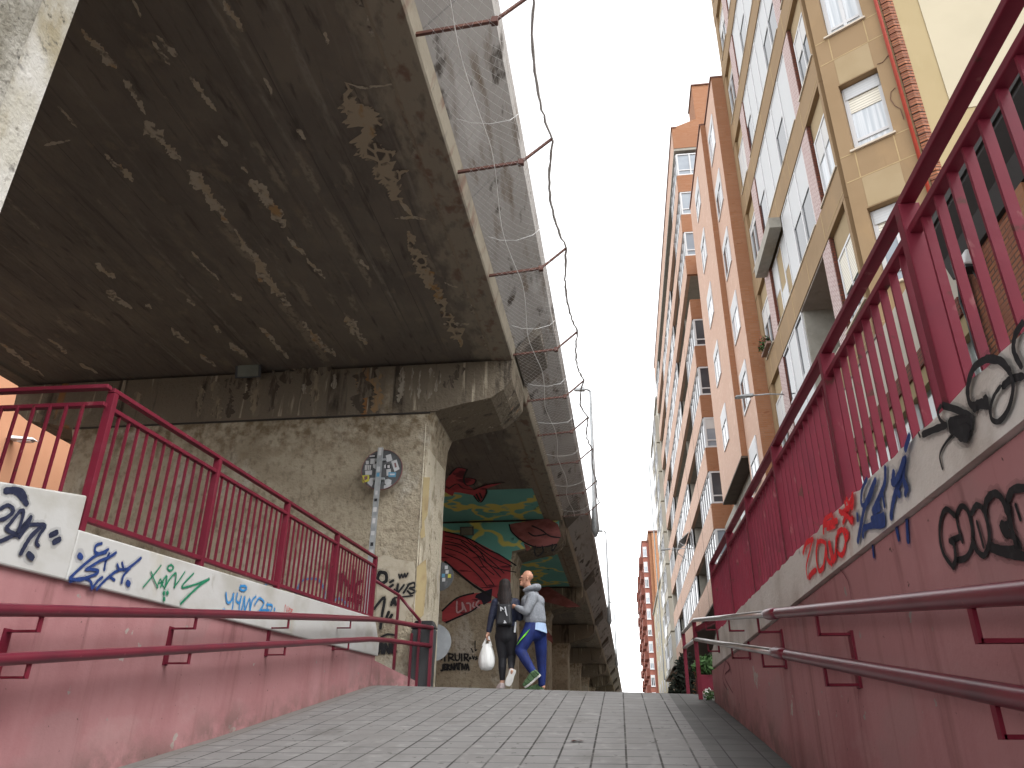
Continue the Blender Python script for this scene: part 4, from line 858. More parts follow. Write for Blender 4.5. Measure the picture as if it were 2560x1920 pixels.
# small framed windows
def window(parent, P, ux, w, h, o, mat_pane, shutter=0, split=1, low=0, fr=.06, matf='alu', shm='shutw', depth=.05):
    """P lower left corner, ux along the wall, o outward normal; frame > pane (+ shutter)"""
    ux = Vector(ux); o = Vector(o); uz = Vector((0,0,1)); P = Vector(P)
    def q(b, u0, u1, z0, z1, d0, d1):
        A = [P+ux*u0+uz*z0+o*d0, P+ux*u1+uz*z0+o*d0, P+ux*u1+uz*z1+o*d0, P+ux*u0+uz*z1+o*d0]
        b.hexa(A, [p+o*(d1-d0) for p in A])
    b = MB(); q(b, 0, w, 0, fr, 0, depth); q(b, 0, w, h-fr, h, 0, depth); q(b, 0, fr, fr, h-fr, 0, depth); q(b, w-fr, w, fr, h-fr, 0, depth)
    for i in range(1, split+1):
        if split > 0: x = fr+(w-2*fr)*i/(split+1); q(b, x-fr*.45, x+fr*.45, fr, h-fr, .002, depth-.004)
    if low: q(b, fr, w-fr, low, low+fr*.8, .003, depth-.006)
    F = b.build('window', G[matf], parent)
    b = MB(); q(b, fr*.9, w-fr*.9, fr*.9, h-fr*.9, .008, .016); b.build('pane', mat_pane, F)
    if shutter: b = MB(); q(b, fr, w-fr, h-fr-shutter, h-fr, .02, .034); b.build('shutter', G[shm], F)
    return F
rnd = random.Random(5)
OX = (-1,0,0)
for i, s in enumerate(SILLS[:7]):
    # right bay
    window(bb, (XB+.098, 13.1, s+.05), (0,-1,0), 1.0, 1.5, OX, G['glass'] if i != 1 else G['curt'], [.75,.55,.55,.2,0,.4,.3][i], 1, 0, .055, 'alu', 'shut' if i < 1 else 'shutw')
    # left bay
    window(bb, (XB+.098, 19.98, s+.05), (0,-1,0), 1.05, 1.5, OX, G['glass'], [.9,.5,.2,1.2,.1,.5,.4][i], 1, 0, .055)
# galleries
def gallery(parent, y0, y1, z0, z1, x, cols, pattern, name='glazed_gallery', frame='alu'):
    F = MB(); n = cols; w = (y1-y0)/n
    F.box(x, x+.06, y0, y1, z0, z0+.05); F.box(x, x+.06, y0, y1, z1-.05, z1)
    for k in range(n+1): yy = y0+w*k; F.box(x-.004, x+.058, max(y0, yy-.03), min(y1, yy+.03), z0+.05, z1-.05)
    o = F.build(name, G[frame], parent)
    pane = MB(); wp = MB()
    for k in range(n):
        a, c = y0+w*k+.03, y0+w*(k+1)-.03; p = pattern[k % len(pattern)]
        if p == 'w': wp.box(x+.015, x+.05, a, c, z0+.05, z1-.05)
        elif p == 'g': pane.box(x+.03, x+.045, a, c, z0+.05, z1-.05)
        elif p == 'h':                 # panel above, low window below
            zm = z0+(z1-z0)*.50; wp.box(x+.012, x+.05, a, c, zm, z1-.05); pane.box(x+.03, x+.045, a, c, z0+.05, zm)
        elif p == 'l': zm = z0+(z1-z0)*.38; wp.box(x+.012, x+.05, a, c, z0+.05, zm); pane.box(x+.03, x+.045, a, c, zm, z1-.05)
    if pane.f: pane.build('pane', G['glass'], o)
    if wp.f: wp.build('panel', G['wpanel'], o)
    return o
PAT = ['', 'hwhhw', 'whwwhw', 'hhwww', 'hwwhw', 'whhww', 'hwhw']
for i, s in enumerate(SILLS[:7]):
    zt = s+FL-.76
    if i == 0:
        gallery(bb, 16.05, 18.3, s+.03, zt, XB+.02, 3, 'lwl', 'glazed_gallery')
        part('balcony_ceiling', G['taupe'], bb, lambda b: b.box(XB+.02, XB+1.49, 13.805, 16.04, zt-.03, zt-.002))
        part('balcony_wall', G['greycon'], bb, lambda b: b.box(XB+.06, XB+1.49, 15.98, 16.045, s+.03, zt-.031))
        part('balcony_door', G['glass'], bb, lambda b: b.box(XB+1.46, XB+1.49, 14.3, 15.7, s+.03, zt-.3))
    elif i == 1:
        gallery(bb, 13.8, 16.3, s+.03, zt, XB+.02, 3, 'hhw')
        gallery(bb, 16.36, 18.3, s+.03, zt-.3, XB+.08, 3, 'hlh')
        part('shutter_box', G['greycon'], bb, lambda b: b.box(XB-.28, XB+.015, 16.36, 18.65, zt-.28, zt+.02))
    else: gallery(bb, 13.8, 18.3, s+.03, zt, XB+.02+.002*i, 5+i % 2, PAT[i])
# splayed corner face
def f(b):
    A = [ch(-.02, 6.35), ch(1.27, 6.35), ch(1.27, 31), ch(-.02, 31)]
    n = -CN*.28
    # wall with window openings
    U0, U1 = .225, .935; zz = 6.35
    for s in SILLS[:7]+[None]:
        z0 = 31 if s is None else s+.0
        b.extr([ch(U0, zz), ch(U1, zz), ch(U1, z0), ch(U0, z0)], n)
        if s is not None: zz = s+1.60
    b.extr([ch(-.02, 6.35), ch(U0, 6.35), ch(U0, 31), ch(-.02, 31)], n); b.extr([ch(U1, 6.35), ch(1.27, 6.35), ch(1.27, 31), ch(U1, 31)], n)
part('corner_face', G['ochre'], bb, f)
part('corner_core', G['panel'], bb, lambda b: b.hexa([ch(.0,6.36,-.29), ch(1.4,6.36,-.29), Vector((9,12,6.36)), Vector((5,14,6.36))], [ch(.0,31,-.29), ch(1.4,31,-.29), Vector((9,12,31)), Vector((5,14,31))]))
def f(b):
    for s in SILLS[:7]:
        for u0, u1, z in ((-.02, .24, s-.06), (.95, 1.2, s-.06), (.0, 1.2, s-.64)): b.extr([ch(u0, z, .003), ch(u1, z, .003), ch(u1, z+.02, .003), ch(u0, z+.02, .003)], -CN*.02)
        for u in (.235, .905): b.extr([ch(u, s-.63, .004), ch(u+.02, s-.63, .004), ch(u+.02, s-.03, .004), ch(u, s-.03, .004)], -CN*.02)
part('joint', G['joint'], bb, f)
def f(b):
    for s in SILLS[:7]: b.extr([ch(.26, s+1.62, .004), ch(.90, s+1.62, .004), ch(.90, s+2.26, .004), ch(.26, s+2.26, .004)], -CN*.02)
part('corner_panel', G['panel'], bb, f)
def f(b):
    for s in SILLS[:7]: b.extr([ch(.18, s-.035, .05), ch(.97, s-.035, .05), ch(.97, s+.004, .05), ch(.18, s+.004, .05)], -CN*.3)
part('sill', bpy.data.materials['stone_sill'], bb, f)
for i, s in enumerate(SILLS[:7]):
    window(bb, ch(.232, s+.006, -.20), CD, .70, 1.59, CN, [G['bglass'], G['curt'], G['curt'], G['bglass'], G['curt'], G['glass'], G['curt']][i], [.5,.55,.0,.3,.6,.2,.3][i], 1 if i != 1 else 0, .28, .075, 'alu', 'shut')
    if i == 1: pass
def f(b):
    for s in SILLS[:7]: b.extr([ch(.27, s+1.30, -.13), ch(.90, s+1.30, -.13), ch(.90, s+1.58, -.13), ch(.27, s+1.58, -.13)], -CN*.02)
part('shutter_box', G['wpanel'], bb, f)
part('drainpipe', G['pipe'], bb, lambda b: b.tube([ch(1.215, 6.0, .05), ch(1.215, 31, .05)], .032, 10), smooth=True)
def f(b):
    z = 5.0; k = 0
    while z < 31:
        e = .012 if k % 2 else 0
        b.hexa([ch(1.28, z, .02+e), ch(1.40, z, .02+e), ch(1.475, z, -.04), ch(1.475, z, -.3), ch(1.28, z, -.3)], [ch(1.28, z+.066, .02+e), ch(1.40, z+.066, .02+e), ch(1.475, z+.066, -.04), ch(1.475, z+.066, -.3), ch(1.28, z+.066, -.3)])
        z += .082; k += 1
part('brick_quoin', G['zbrick'], bb, f)
part('quoin_joint', G['dark'], bb, lambda b: b.hexa([ch(1.285, 5.0, .008), ch(1.40, 5.0, .008), ch(1.465, 5.0, -.05), ch(1.465, 5.0, -.29), ch(1.285, 5.0, -.29)], [ch(1.285, 31, .008), ch(1.40, 31, .008), ch(1.465, 31, -.05), ch(1.465, 31, -.29), ch(1.285, 31, -.29)]))
# cream side wall
E0 = ch(1.475, 0, -.06); ED = Vector((.994, -.105, 0)).normalized(); EN = Vector((ED.y, -ED.x, 0))
def es(u, z, o=0): return E0+ED*u+EN*o+Vector((0,0,z))
part('side_wall', G['cream'], bb, lambda b: b.extr([es(0, 4.5), es(9, 4.5), es(9, 31), es(0, 31)], -EN*.4))
def f(b):
    for z0, z1, u0, u1 in ((6.4, 9.35, .75, 8), (10.1, 14.25, .42, 8), (15.0, 22, .42, 8)):
        b.extr([es(u0, z0, .012), es(u1, z0, .012), es(u1, z1, .012), es(u0, z1, .012)], -EN*.03)
part('side_panel', G['palecream'], bb, f)
def f(b):
    for z1, u0 in ((9.36, .72), (14.26, .40)): b.extr([es(u0, z1, .03), es(8, z1, .03), es(8, z1+.03, .03), es(u0, z1+.03, .03)], -EN*.04)
part('side_trim', G['rust'], bb, f)
# ground floor
part('ground_floor', G['whitewall'], bb, lambda b: b.box(XB+.02, XB+3, 9.0, 20.39, 5.26, 6.30))
part('ground_band', G['dbrick'], bb, lambda b: b.box(XB-.03, XB+3, 9.0, 20.39, 5.0, 5.25))
part('ground_trim', G['cream'], bb, lambda b: b.box(XB+.0, XB+3, 9.0, 20.39, 4.74, 4.99))
part('shop_glass', mk('shop_glass', (.20,.235,.23), .1, [((.30,.34,.33), [('n', .9, .4, .7, 3)])], spec=.6), bb, lambda b: b.box(XB+.10, XB+.14, 9.0, 20.39, .6, 4.73))
def f(b):
    for k in range(12): y = 9.3+.95*k; b.box(XB+.05, XB+.12, y, y+.06, .6, 4.73)
    b.box(XB+.06, XB+.13, 9.0, 20.38, 3.2, 3.26)
part('shop_frame', G['alu'], bb, f)
part('soffit', G['taupe'], bb, lambda b: b.hexa([Vector((XB,11.9,6.30)), ch(0,6.30), ch(1.45,6.30), Vector((9,12,6.30)), Vector((9,20.3,6.30)), Vector((XB+.01,20.3,6.30))], [Vector((XB,11.9,6.345)), ch(0,6.345), ch(1.45,6.345), Vector((9,12,6.345)), Vector((9,20.3,6.345)), Vector((XB+.01,20.3,6.345))]))
# stray cables on the corner
def f(b):
    r = random.Random(8)
    for k in range(16):
        p = ch(1.15+r.uniform(-.06,.22), 6.2, .05); pts = []
        for j in range(9): pts.append(p+Vector((r.uniform(-.05,.05), r.uniform(-.05,.05), -.17*j))+CN*.03)
        b.tube(pts, r.uniform(.006,.014), 5)
    for k in range(6): 
        c = ch(1.1, 6.1+.05*k, .08); b.tube([c+Vector((.10*math.cos(a), .02, .13*math.sin(a))) for a in [i*.6 for i in range(11)]], .007, 5)
    b.tube([ch(1.05,7.9,.04), ch(.98,7.5,.05), ch(1.05,7.1,.05), ch(1.12,6.6,.05), ch(1.18,6.2,.05)], .006, 5)
part('cable', G['black'], bb, f)
def f(b):
    for pts in ([(.96,11.62),(1.05,11.60),(1.13,11.66),(1.2,11.72)], [(1.14,10.9),(1.06,10.86),(1.02,10.7),(1.06,10.52),(1.13,10.4),(1.14,10.15)]): b.tube([ch(u, z, .012) for u, z in pts], .006, 5)
part('wire', G['rust'], bb, f)
# flower box on the left bay
fbx = thing('flower_box', (XB-.1, 19.6, 10.0), 'window box of red and purple flowers on an ochre facade sill', 'flower box')
part('box', plain('flower_box_plastic', (.22,.14,.11), .7), fbx, lambda b: b.box(XB-.16, XB-.035, 19.05, 19.9, 10.015, 10.09))
def leaves(b, c, rad, n, sz, rr):
    for k in range(n):
        while True:
            d = Vector((rr.uniform(-1,1), rr.uniform(-1,1), rr.uniform(-1,1)))
            if d.length <= 1: break
        p = Vector(c)+Vector((d.x*rad[0], d.y*rad[1], d.z*rad[2])); u = Vector((rr.uniform(-1,1), rr.uniform(-1,1), rr.uniform(-1,1))).normalized(); v = u.orthogonal().normalized(); s = sz*rr.uniform(.6,1.3)
        b.face([p-u*s, p-v*s*.45, p+u*s, p+v*s*.45])
rr = random.Random(11)
part('foliage', G['leaf'], fbx, lambda b: leaves(b, (XB-.13, 19.48, 10.2), (.15,.48,.16), 160, .06, rr), fix=False)
part('flower', G['flower'], fbx, lambda b: leaves(b, (XB-.15, 19.45, 10.27), (.15,.45,.14), 60, .04, rr), fix=False)
def walllamp(y, z, label, xw=None, x1=None):
    t = thing('wall_lamp', (xw, y, z), label, 'street lamp')
    part('arm', G['galv'], t, lambda b: b.tube([(xw, y-.05, z-.03), (xw-.35, y, z+.02), (x1+.35, y, z)], .018, 8), smooth=True)
    bev(part('head', G['galv'], t, lambda b: b.hexa([(x1+.36,y-.06,z-.03),(x1-.12,y-.09,z-.05),(x1-.12,y+.09,z-.05),(x1+.36,y+.06,z-.03)], [(x1+.36,y-.045,z+.05),(x1-.08,y-.06,z+.0),(x1-.08,y+.06,z+.0),(x1+.36,y+.045,z+.05)])), .015)
    part('lens', G['curt'], t, lambda b: b.box(x1-.08, x1+.15, y-.06, y+.06, z-.056, z-.051))
walllamp(18.75, 8.36, 'grey street lamp on a long arm reaching out from the ochre facade', XB, 3.35)

# ------------------------------------------------------------------ low brick house at the right edge
bh = thing('brick_house', (XB, 5, .75), 'low dark red brick house with a black timber cornice, at the right edge', 'building')
def f(b): b.box(XB, XB+7, -2, 8.9, .5, 5.45)
part('wall', G['zbrick'], bh, f)
part('cornice', G['cornice'], bh, lambda b: (b.extr([(XB-.28,-2,6.12),(XB-.28,-2,5.98),(XB-.12,-2,5.72),(XB-.05,-2,5.46),(XB+.3,-2,5.46),(XB+.3,-2,6.12)], (0,10.93,0)), b.box(XB-.31, XB-.281, -2, 8.95, 6.03, 6.14)))
part('gutter_edge', plain('zinc_edge', (.12,.115,.11), .5), bh, lambda b: b.box(XB-.32, XB+.3, -2, 8.96, 6.141, 6.16))
for y in (7.2, 5.0, 2.8): 
    part('pilaster', G['obrick'], bh, lambda b: b.box(XB-.06, XB-.002, y-.16, y+.16, .6, 5.45))
for y in (6.1, 3.9):
    window(bh, (XB-.02, y+.55, 3.0), (0,-1,0), 1.1, 1.7, OX, G['bglass'], 0, 1, 0, .07, 'dark')
    part('lintel', G['dark'], bh, lambda b: b.box(XB-.03, XB-.003, y-.7, y+.7, 4.72, 5.1))
lp = thing('floodlight', (XB-.1, 8.35, 5.36), 'white boxy floodlight with a dangling cable on the brick house', 'lamp')
bev(part('housing', G['alu'], lp, lambda b: b.hexa([(XB-.22,8.24,5.26),(XB-.03,8.24,5.26),(XB-.03,8.46,5.26),(XB-.22,8.46,5.26)], [(XB-.17,8.22,5.45),(XB-.03,8.22,5.45),(XB-.03,8.48,5.45),(XB-.17,8.48,5.45)])), .02)
part('lens', G['black'], lp, lambda b: b.box(XB-.2, XB-.05, 8.26, 8.44, 5.225, 5.258))
part('cable', G['black'], lp, lambda b: b.tube([(XB-.1,8.35,5.23),(XB-.05,8.33,5.0),(XB-.03,8.25,4.7),(XB-.03,8.2,4.4),(XB-.03,8.3,4.25)], .008, 6))
bc = tag(MB().build('cable_bundle', G['black']), 'bundle of dark cables running down the corner of the brick house', 'cable')
def bundle():
    b = MB(); r = random.Random(4)
    for k in range(14):
        x, y = XB-.05-r.uniform(0,.06), 8.72+r.uniform(-.1,.1); b.tube([(x+r.uniform(-.02,.02), y+r.uniform(-.03,.03), 5.6-.28*j) for j in range(16)], r.uniform(.008,.018), 5)
    bpy.data.objects.remove(bc); o = b.build('cable_bundle', G['black'], loc=(XB-.06, 8.72, 1.4)); tag(o, 'bundle of dark cables running down the corner of the brick house', 'cable')
bundle()

# ------------------------------------------------------------------ orange brick building with stepped bays
ob = thing('apartment_building', (4.2, 24, .75), 'orange brick building with stepped salmon bays and white slanted windows', 'building')
part('wall', G['obrick'], ob, lambda b: b.box(4.08, 12, 20.41, 22.649, 5.0, 21.28))
part('wall', G['obrick'], ob, lambda b: b.box(3.90, 12, 22.651, 27.6, 8.12, 21.28))
part('wall', G['greycon'], ob, lambda b: b.box(4.32, 12, 22.652, 30.9, .6, 8.119))
part('wall', G['obrick'], ob, lambda b: b.box(4.42, 12, 20.405, 22.65, .6, 4.999))
part('wall', G['obrick'], ob, lambda b: b.box(4.7, 12, 27.601, 30.99, 8.121, 21.2))
part('facing', G['ptile'], ob, lambda b: b.box(4.075, 4.0795, 20.44, 22.63, 5.02, 21.2))
part('facing', G['ptile'], ob, lambda b: b.box(3.895, 3.8995, 22.68, 27.58, 8.14, 21.2))
part('underside', plain('dark_soffit', (.10,.075,.06), .9), ob, lambda b: b.box(3.88, 4.32, 22.655, 27.61, 8.06, 8.118))
def f(b):
    b.box(4.04, 12.02, 20.4, 22.66, 21.281, 21.36); b.box(3.86, 12.02, 22.66, 27.64, 21.282, 21.362)
part('roof_edge', plain('brown_coping', (.14,.06,.04), .7), ob, f)
def slot(parent, X, y0, y1, z0, z1, i):
    P = (X, y1, z0); F = window(parent, (X-.002, y1, z0), (0,-1,0), y1-y0, z1-z0, OX, G['glass'] if i % 3 else G['curt'], .45 if i % 2 else .25, 1, 0, .07, 'alu', 'wpanel', .03)
    part('reveal', G['wpanel'], F, lambda b: b.box(X-.03, X-.004, y1-.01, y1+.02, z0, z1))
for i in range(7): slot(ob, 4.075, 21.03, 22.25, 18.92-2.42*i, 20.25-2.42*i, i)
for i in range(5): slot(ob, 3.895, 24.5, 25.75, 19.12-2.43*i, 20.42-2.43*i, i+1)
for y in (23.4, 25.6): slot(ob, 4.32, y, y+1.0, 6.1, 7.4, 2)
# ------------------------------------------------------------------ long balcony block
lb = thing('apartment_building', (4.2, 45, .75), 'long salmon brick block with open balconies and white glazed corner galleries', 'building')
XK = 3.90; YK0, YK1 = 31.0, 58.7
TOPS = [6.72+2.41*i for i in range(9)]
part('core', G['obrick'], lb, lambda b: b.box(XK+1.5, 14, YK0+.3, YK1, .6, 29.0))
part('core_face', G['greycon'], lb, lambda b: b.box(XK+1.48, XK+1.499, YK0+.31, YK1, .6, 27.6))
def f(b):
    for T in TOPS: b.box(XK, XK+.16, YK0+.16, YK1, T-1.04, T)
    b.box(XK, XK+.2, YK0+.2, YK1, 27.75, 29.1)
part('spandrel', G['ptile'], lb, f)
def f(b):
    for T in TOPS: b.box(XK+.001, XK+1.5, YK0, YK0+.16, T-1.04, T-.001)
    b.extr([(XK+.001,YK0,27.75),(8,YK0,27.75),(8,YK0,31),(5.15,YK0,31.9),(5.15,YK0,29.6),(XK+.001,YK0,29.1)], (0,.2,0))
    b.box(5.16, 6.2, YK0+.01, YK0+2, 27, 31.9)
part('end_wall', G['obrick'], lb, f)
def f(b):
    for T in TOPS: b.box(XK+.01, XK+1.49, YK0+.161, YK1-.01, T-1.03, T-.86)
    b.box(XK+.002, XK+1.49, YK0+.02, YK1-.01, 27.6, 27.748)
part('slab', G['greycon'], lb, f)
part('roof_edge', bpy.data.materials['brown_coping'], lb, lambda b: (b.box(XK-.05, XK+.22, YK0-.03, YK1+.02, 29.101, 29.17), b.box(5.1, 6.3, YK0-.05, YK0+2, 31.901, 31.97)))
part('underside', bpy.data.materials['dark_soffit'], lb, lambda b: b.box(XK-.0, XK+1.48, YK0, YK1, 5.60, 5.678))
def f(b):
    for T in TOPS:
        for y in (35.2, 40.05, 50.2, 54.0): b.box(XK+.17, XK+1.47, y-.06, y+.06, T+.001, T+1.36)
part('party_wall', G['greycon'], lb, f)
def f(b):
    for T in TOPS:
        for y in (35.2, 40.05, 50.2, 54.0): b.box(XK-.004, XK+.03, y-.03, y+.03, T-1.03, T-.002)
part('joint', G['dark'], lb, f)
LAY = ['ggoo', 'oggo', 'goog', 'ogoo', 'oogg', 'gogo', 'ogog', 'goog', 'oggg']
SEG = [(35.3, 40.0), (40.1, 50.1), (50.3, 53.9), (54.1, 58.65)]
for i, T in enumerate(TOPS):
    z0, z1 = T+.003, T+1.365
    if i != 5: 
        gallery(lb, YK0+.10, 35.15, z0, z1, XK+.03, 5, 'g', 'corner_gallery')
        # its face towards the camera
        F = window(lb, (XK+.06, YK0+.06, z0), (1,0,0), 1.3, z1-z0, (0,-1,0), [G['bglass'], G['glass'], G['bglass'], G['glass'], G['glass'], G['glass'], G['bglass'], G['bglass'], G['bglass']][i], .45 if i in (2,) else 0, 1, .3, .07)
    for j, (a, c) in enumerate(SEG):
        m = ['o','g','o','g'][j] if i % 2 == 0 else ['o','g','g','o'][j]
        if (i+j) % 5 == 4: m = 'o' if m == 'g' else m
        if m == 'g': gallery(lb, a, c, z0, z1, XK+.02, 4 if c-a < 6 else 9, 'gggw' if i % 3 else 'gwg')
        else:
            part('balcony_rail', G['greycon'], lb, lambda b: (b.tube([(XK+.05,a+.05,T+.12),(XK+.05,c-.05,T+.12)], .025, 6), b.tube([(XK+.05,a+.1,T),(XK+.05,a+.1,T+.12)], .02, 6), b.tube([(XK+.05,c-.1,T),(XK+.05,c-.1,T+.12)], .02, 6)))
            part('balcony_door', G['glass'], lb, lambda b: b.box(XK+1.44, XK+1.475, a+.8, min(c-.4, a+2.4), T-.8, T+1.1))
aw = thing('awning', (3.6, 42, 10.5), 'small folded white awning on the long salmon block', 'awning')
part('canopy', G['shutw'], aw, lambda b: b.hexa([(3.86,41.0,10.55),(3.3,41.0,10.05),(3.3,43.6,10.05),(3.86,43.6,10.55)], [(3.86,41.0,10.60),(3.3,41.0,10.10),(3.3,43.6,10.10),(3.86,43.6,10.60)]))
part('strut', G['alu'], aw, lambda b: (b.tube([(3.88,41.1,9.6),(3.32,41.1,10.06)], .02, 6), b.tube([(3.88,43.5,9.6),(3.32,43.5,10.06)], .02, 6)))
walllamp(39.7, 9.36, 'thin street lamp arm reaching from the second floor of the long salmon block', XK, 2.35)
# ------------------------------------------------------------------ pale building beyond
wbd = thing('apartment_building', (4.2, 66, .75), 'off white building with stacked white bay windows, past the long salmon block', 'building')
part('wall', G['whitewall'], wbd, lambda b: b.box(3.95, 14, 58.75, 73, 5.8, 26.3))
part('base', G['peach'], wbd, lambda b: b.box(4.4, 14, 58.76, 73, .6, 5.79))
part('underside', G['greycon'], wbd, lambda b: b.box(3.7, 4.4, 58.8, 73, 5.6, 5.79))
for i in range(8):
    z = 6.3+2.45*i
    gallery(wbd, 59.4, 63.0, z, z+1.5, 3.62, 3, 'glg', 'bay_window'); part('bay', G['whitewall'], wbd, lambda b: b.box(3.66, 3.949, 59.4, 63.0, z-.7, z+1.62))
    gallery(wbd, 66.5, 69.5, z, z+1.5, 3.70, 3, 'gwg', 'bay_window'); part('bay', G['whitewall'], wbd, lambda b: b.box(3.74, 3.949, 66.5, 69.5, z-.7, z+1.62))
    window(wbd, (3.945, 65.3, z), (0,-1,0), 1.4, 1.5, OX, G['glass'], .4, 1); window(wbd, (3.945, 72.2, z), (0,-1,0), 1.3, 1.5, OX, G['glass'], .6, 1)
    part('balcony_rail', G['alu'], wbd, lambda b: b.box(3.60, 3.63, 63.2, 66.2, z-.5, z+.35))
part('downpipe', G['galv'], wbd, lambda b: b.tube([(3.6,72.4,5.7),(3.6,72.4,26)], .06, 6))
part('roof_edge', G['greycon'], wbd, lambda b: b.box(3.8, 14, 58.7, 73.1, 26.301, 26.5))
cbd = thing('apartment_building', (5, 90, .75), 'narrow cream building between the off white one and the red tower', 'building')
part('wall', G['palecream'], cbd, lambda b: b.box(4.75, 14, 73.1, 112, .6, 17.2))
part('roof', G['greycon'], cbd, lambda b: b.box(4.6, 14, 73.1, 112.2, 17.201, 17.5))
for i in range(5):
    for k in range(6): window(cbd, (4.745, 77+6*k, 3.4+2.8*i), (0,-1,0), 1.6, 1.6, OX, G['glass'], .5, 1)
rt = thing('tower_block', (5, 130, .75), 'distant red brick tower block with a column of white windows', 'building')
part('wall', G['rbrick'], rt, lambda b: b.box(4.35, 5.45, 130, 175, .5, 31.9))
part('wall', G['obrick'], rt, lambda b: b.box(5.451, 20, 129.6, 174, .5, 33.4))
part('pilaster', plain('orange_pilaster', (.34,.17,.09), .9), rt, lambda b: b.box(6.0, 9, 129.2, 129.599, .5, 33.3))
part('roof', bpy.data.materials['brown_coping'], rt, lambda b: (b.box(4.25, 5.46, 129.9, 175, 31.901, 32.2), b.box(5.4, 20, 129.1, 174, 33.401, 33.7)))
for i in range(13):
    z = 29.5-2.52*i
    if z < .8: continue
    window(rt, (4.42, 129.995, z), (1,0,0), .62, 1.62, (0,-1,0), G['bglass'] if i % 3 != 2 else G['glass'], .7 if i % 2 else .3, 1, 0, .09)
    part('sill', G['alu'], rt, lambda b: b.box(4.38, 5.1, 129.85, 129.99, z-.10, z-.005))
    for k in range(5): part('balcony', G['rbrick'], rt, lambda b: b.box(3.75+.12*((i+k) % 2), 4.349, 131.5+8*k, 136.5+8*k, z-.9, z+.25))
# ------------------------------------------------------------------ peach building left of the viaduct
pb = thing('apartment_building', (-16.5, 20, .8), 'peach rendered building seen under the left side of the viaduct', 'building')
part('wall', G['peach'], pb, lambda b: b.box(-26, -16, 6, 40, .5, 10.6))
for y in (9.5, 13.4, 24, 28): window(pb, (-15.995, y, 4.2), (0,1,0), 1.2, 1.5, (1,0,0), G['glass'], .4, 1)
part('roof', G['greycon'], pb, lambda b: b.box(-26.2, -15.8, 5.8, 40.2, 10.601, 10.75))
pl = thing('street_lamp', (-16, 17.3, 7.4), 'pale lamp head on an arm against the peach wall', 'street lamp')
part('head', G['alu'], pl, lambda b: b.hexa([(-15.98,17.2,7.42),(-15.2,17.25,7.36),(-15.2,17.45,7.36),(-15.98,17.5,7.42)], [(-15.98,17.25,7.52),(-15.3,17.3,7.44),(-15.3,17.4,7.44),(-15.98,17.45,7.52)]))
part('lens', G['curt'], pl, lambda b: b.box(-15.7, -15.3, 17.28, 17.42, 7.33, 7.355))

# ------------------------------------------------------------------ planting at the end of the right wall
pt = thing('planter', (1.33, 13.3, .72), 'dark red planter with a green leafy plant at the end of the right wall', 'planter')
bev(part('box', G['fence'], pt, lambda b: b.box(1.18, 1.50, 13.0, 13.7, .70, 1.10)), .01)
part('foliage', G['leaf'], pt, lambda b: leaves(b, (1.34, 13.3, 1.24), (.22,.36,.17), 420, .055, rr), fix=False)
wp_ = thing('flower_clump', (1.13, 10.5, .5), 'small white flowering weed at the foot of the right pink wall', 'plant')
part('foliage', G['leaf'], wp_, lambda b: leaves(b, (1.06, 10.55, .66), (.07,.16,.06), 90, .03, rr), fix=False)
part('flower', G['flowerw'], wp_, lambda b: leaves(b, (1.05, 10.55, .68), (.07,.16,.06), 40, .022, rr), fix=False)
for (x, y, h, w, lab) in ((1.62, 24.0, 1.9, .42, 'small dark round shrub before the shopfronts, nearest of two'), (2.2, 29.5, 2.6, .6, 'taller dark shrub before the shopfronts, farther of two')):
    t = thing('shrub', (x, y, .7), lab, 'shrub')
    part('trunk', G['rust'], t, lambda b: b.tube([(x,y,.6),(x+.02,y,1.0),(x,y+.03,.7+h*.7)], .05, 6, r2=.015))
    part('crown', G['leafd'], t, lambda b: (leaves(b, (x,y,.7+h*.42), (w*.8,w*.8,h*.36), 500, .10, rr), leaves(b, (x+.1,y,.7+h*.75), (w*.45,w*.45,h*.25), 220, .09, rr)), fix=False)

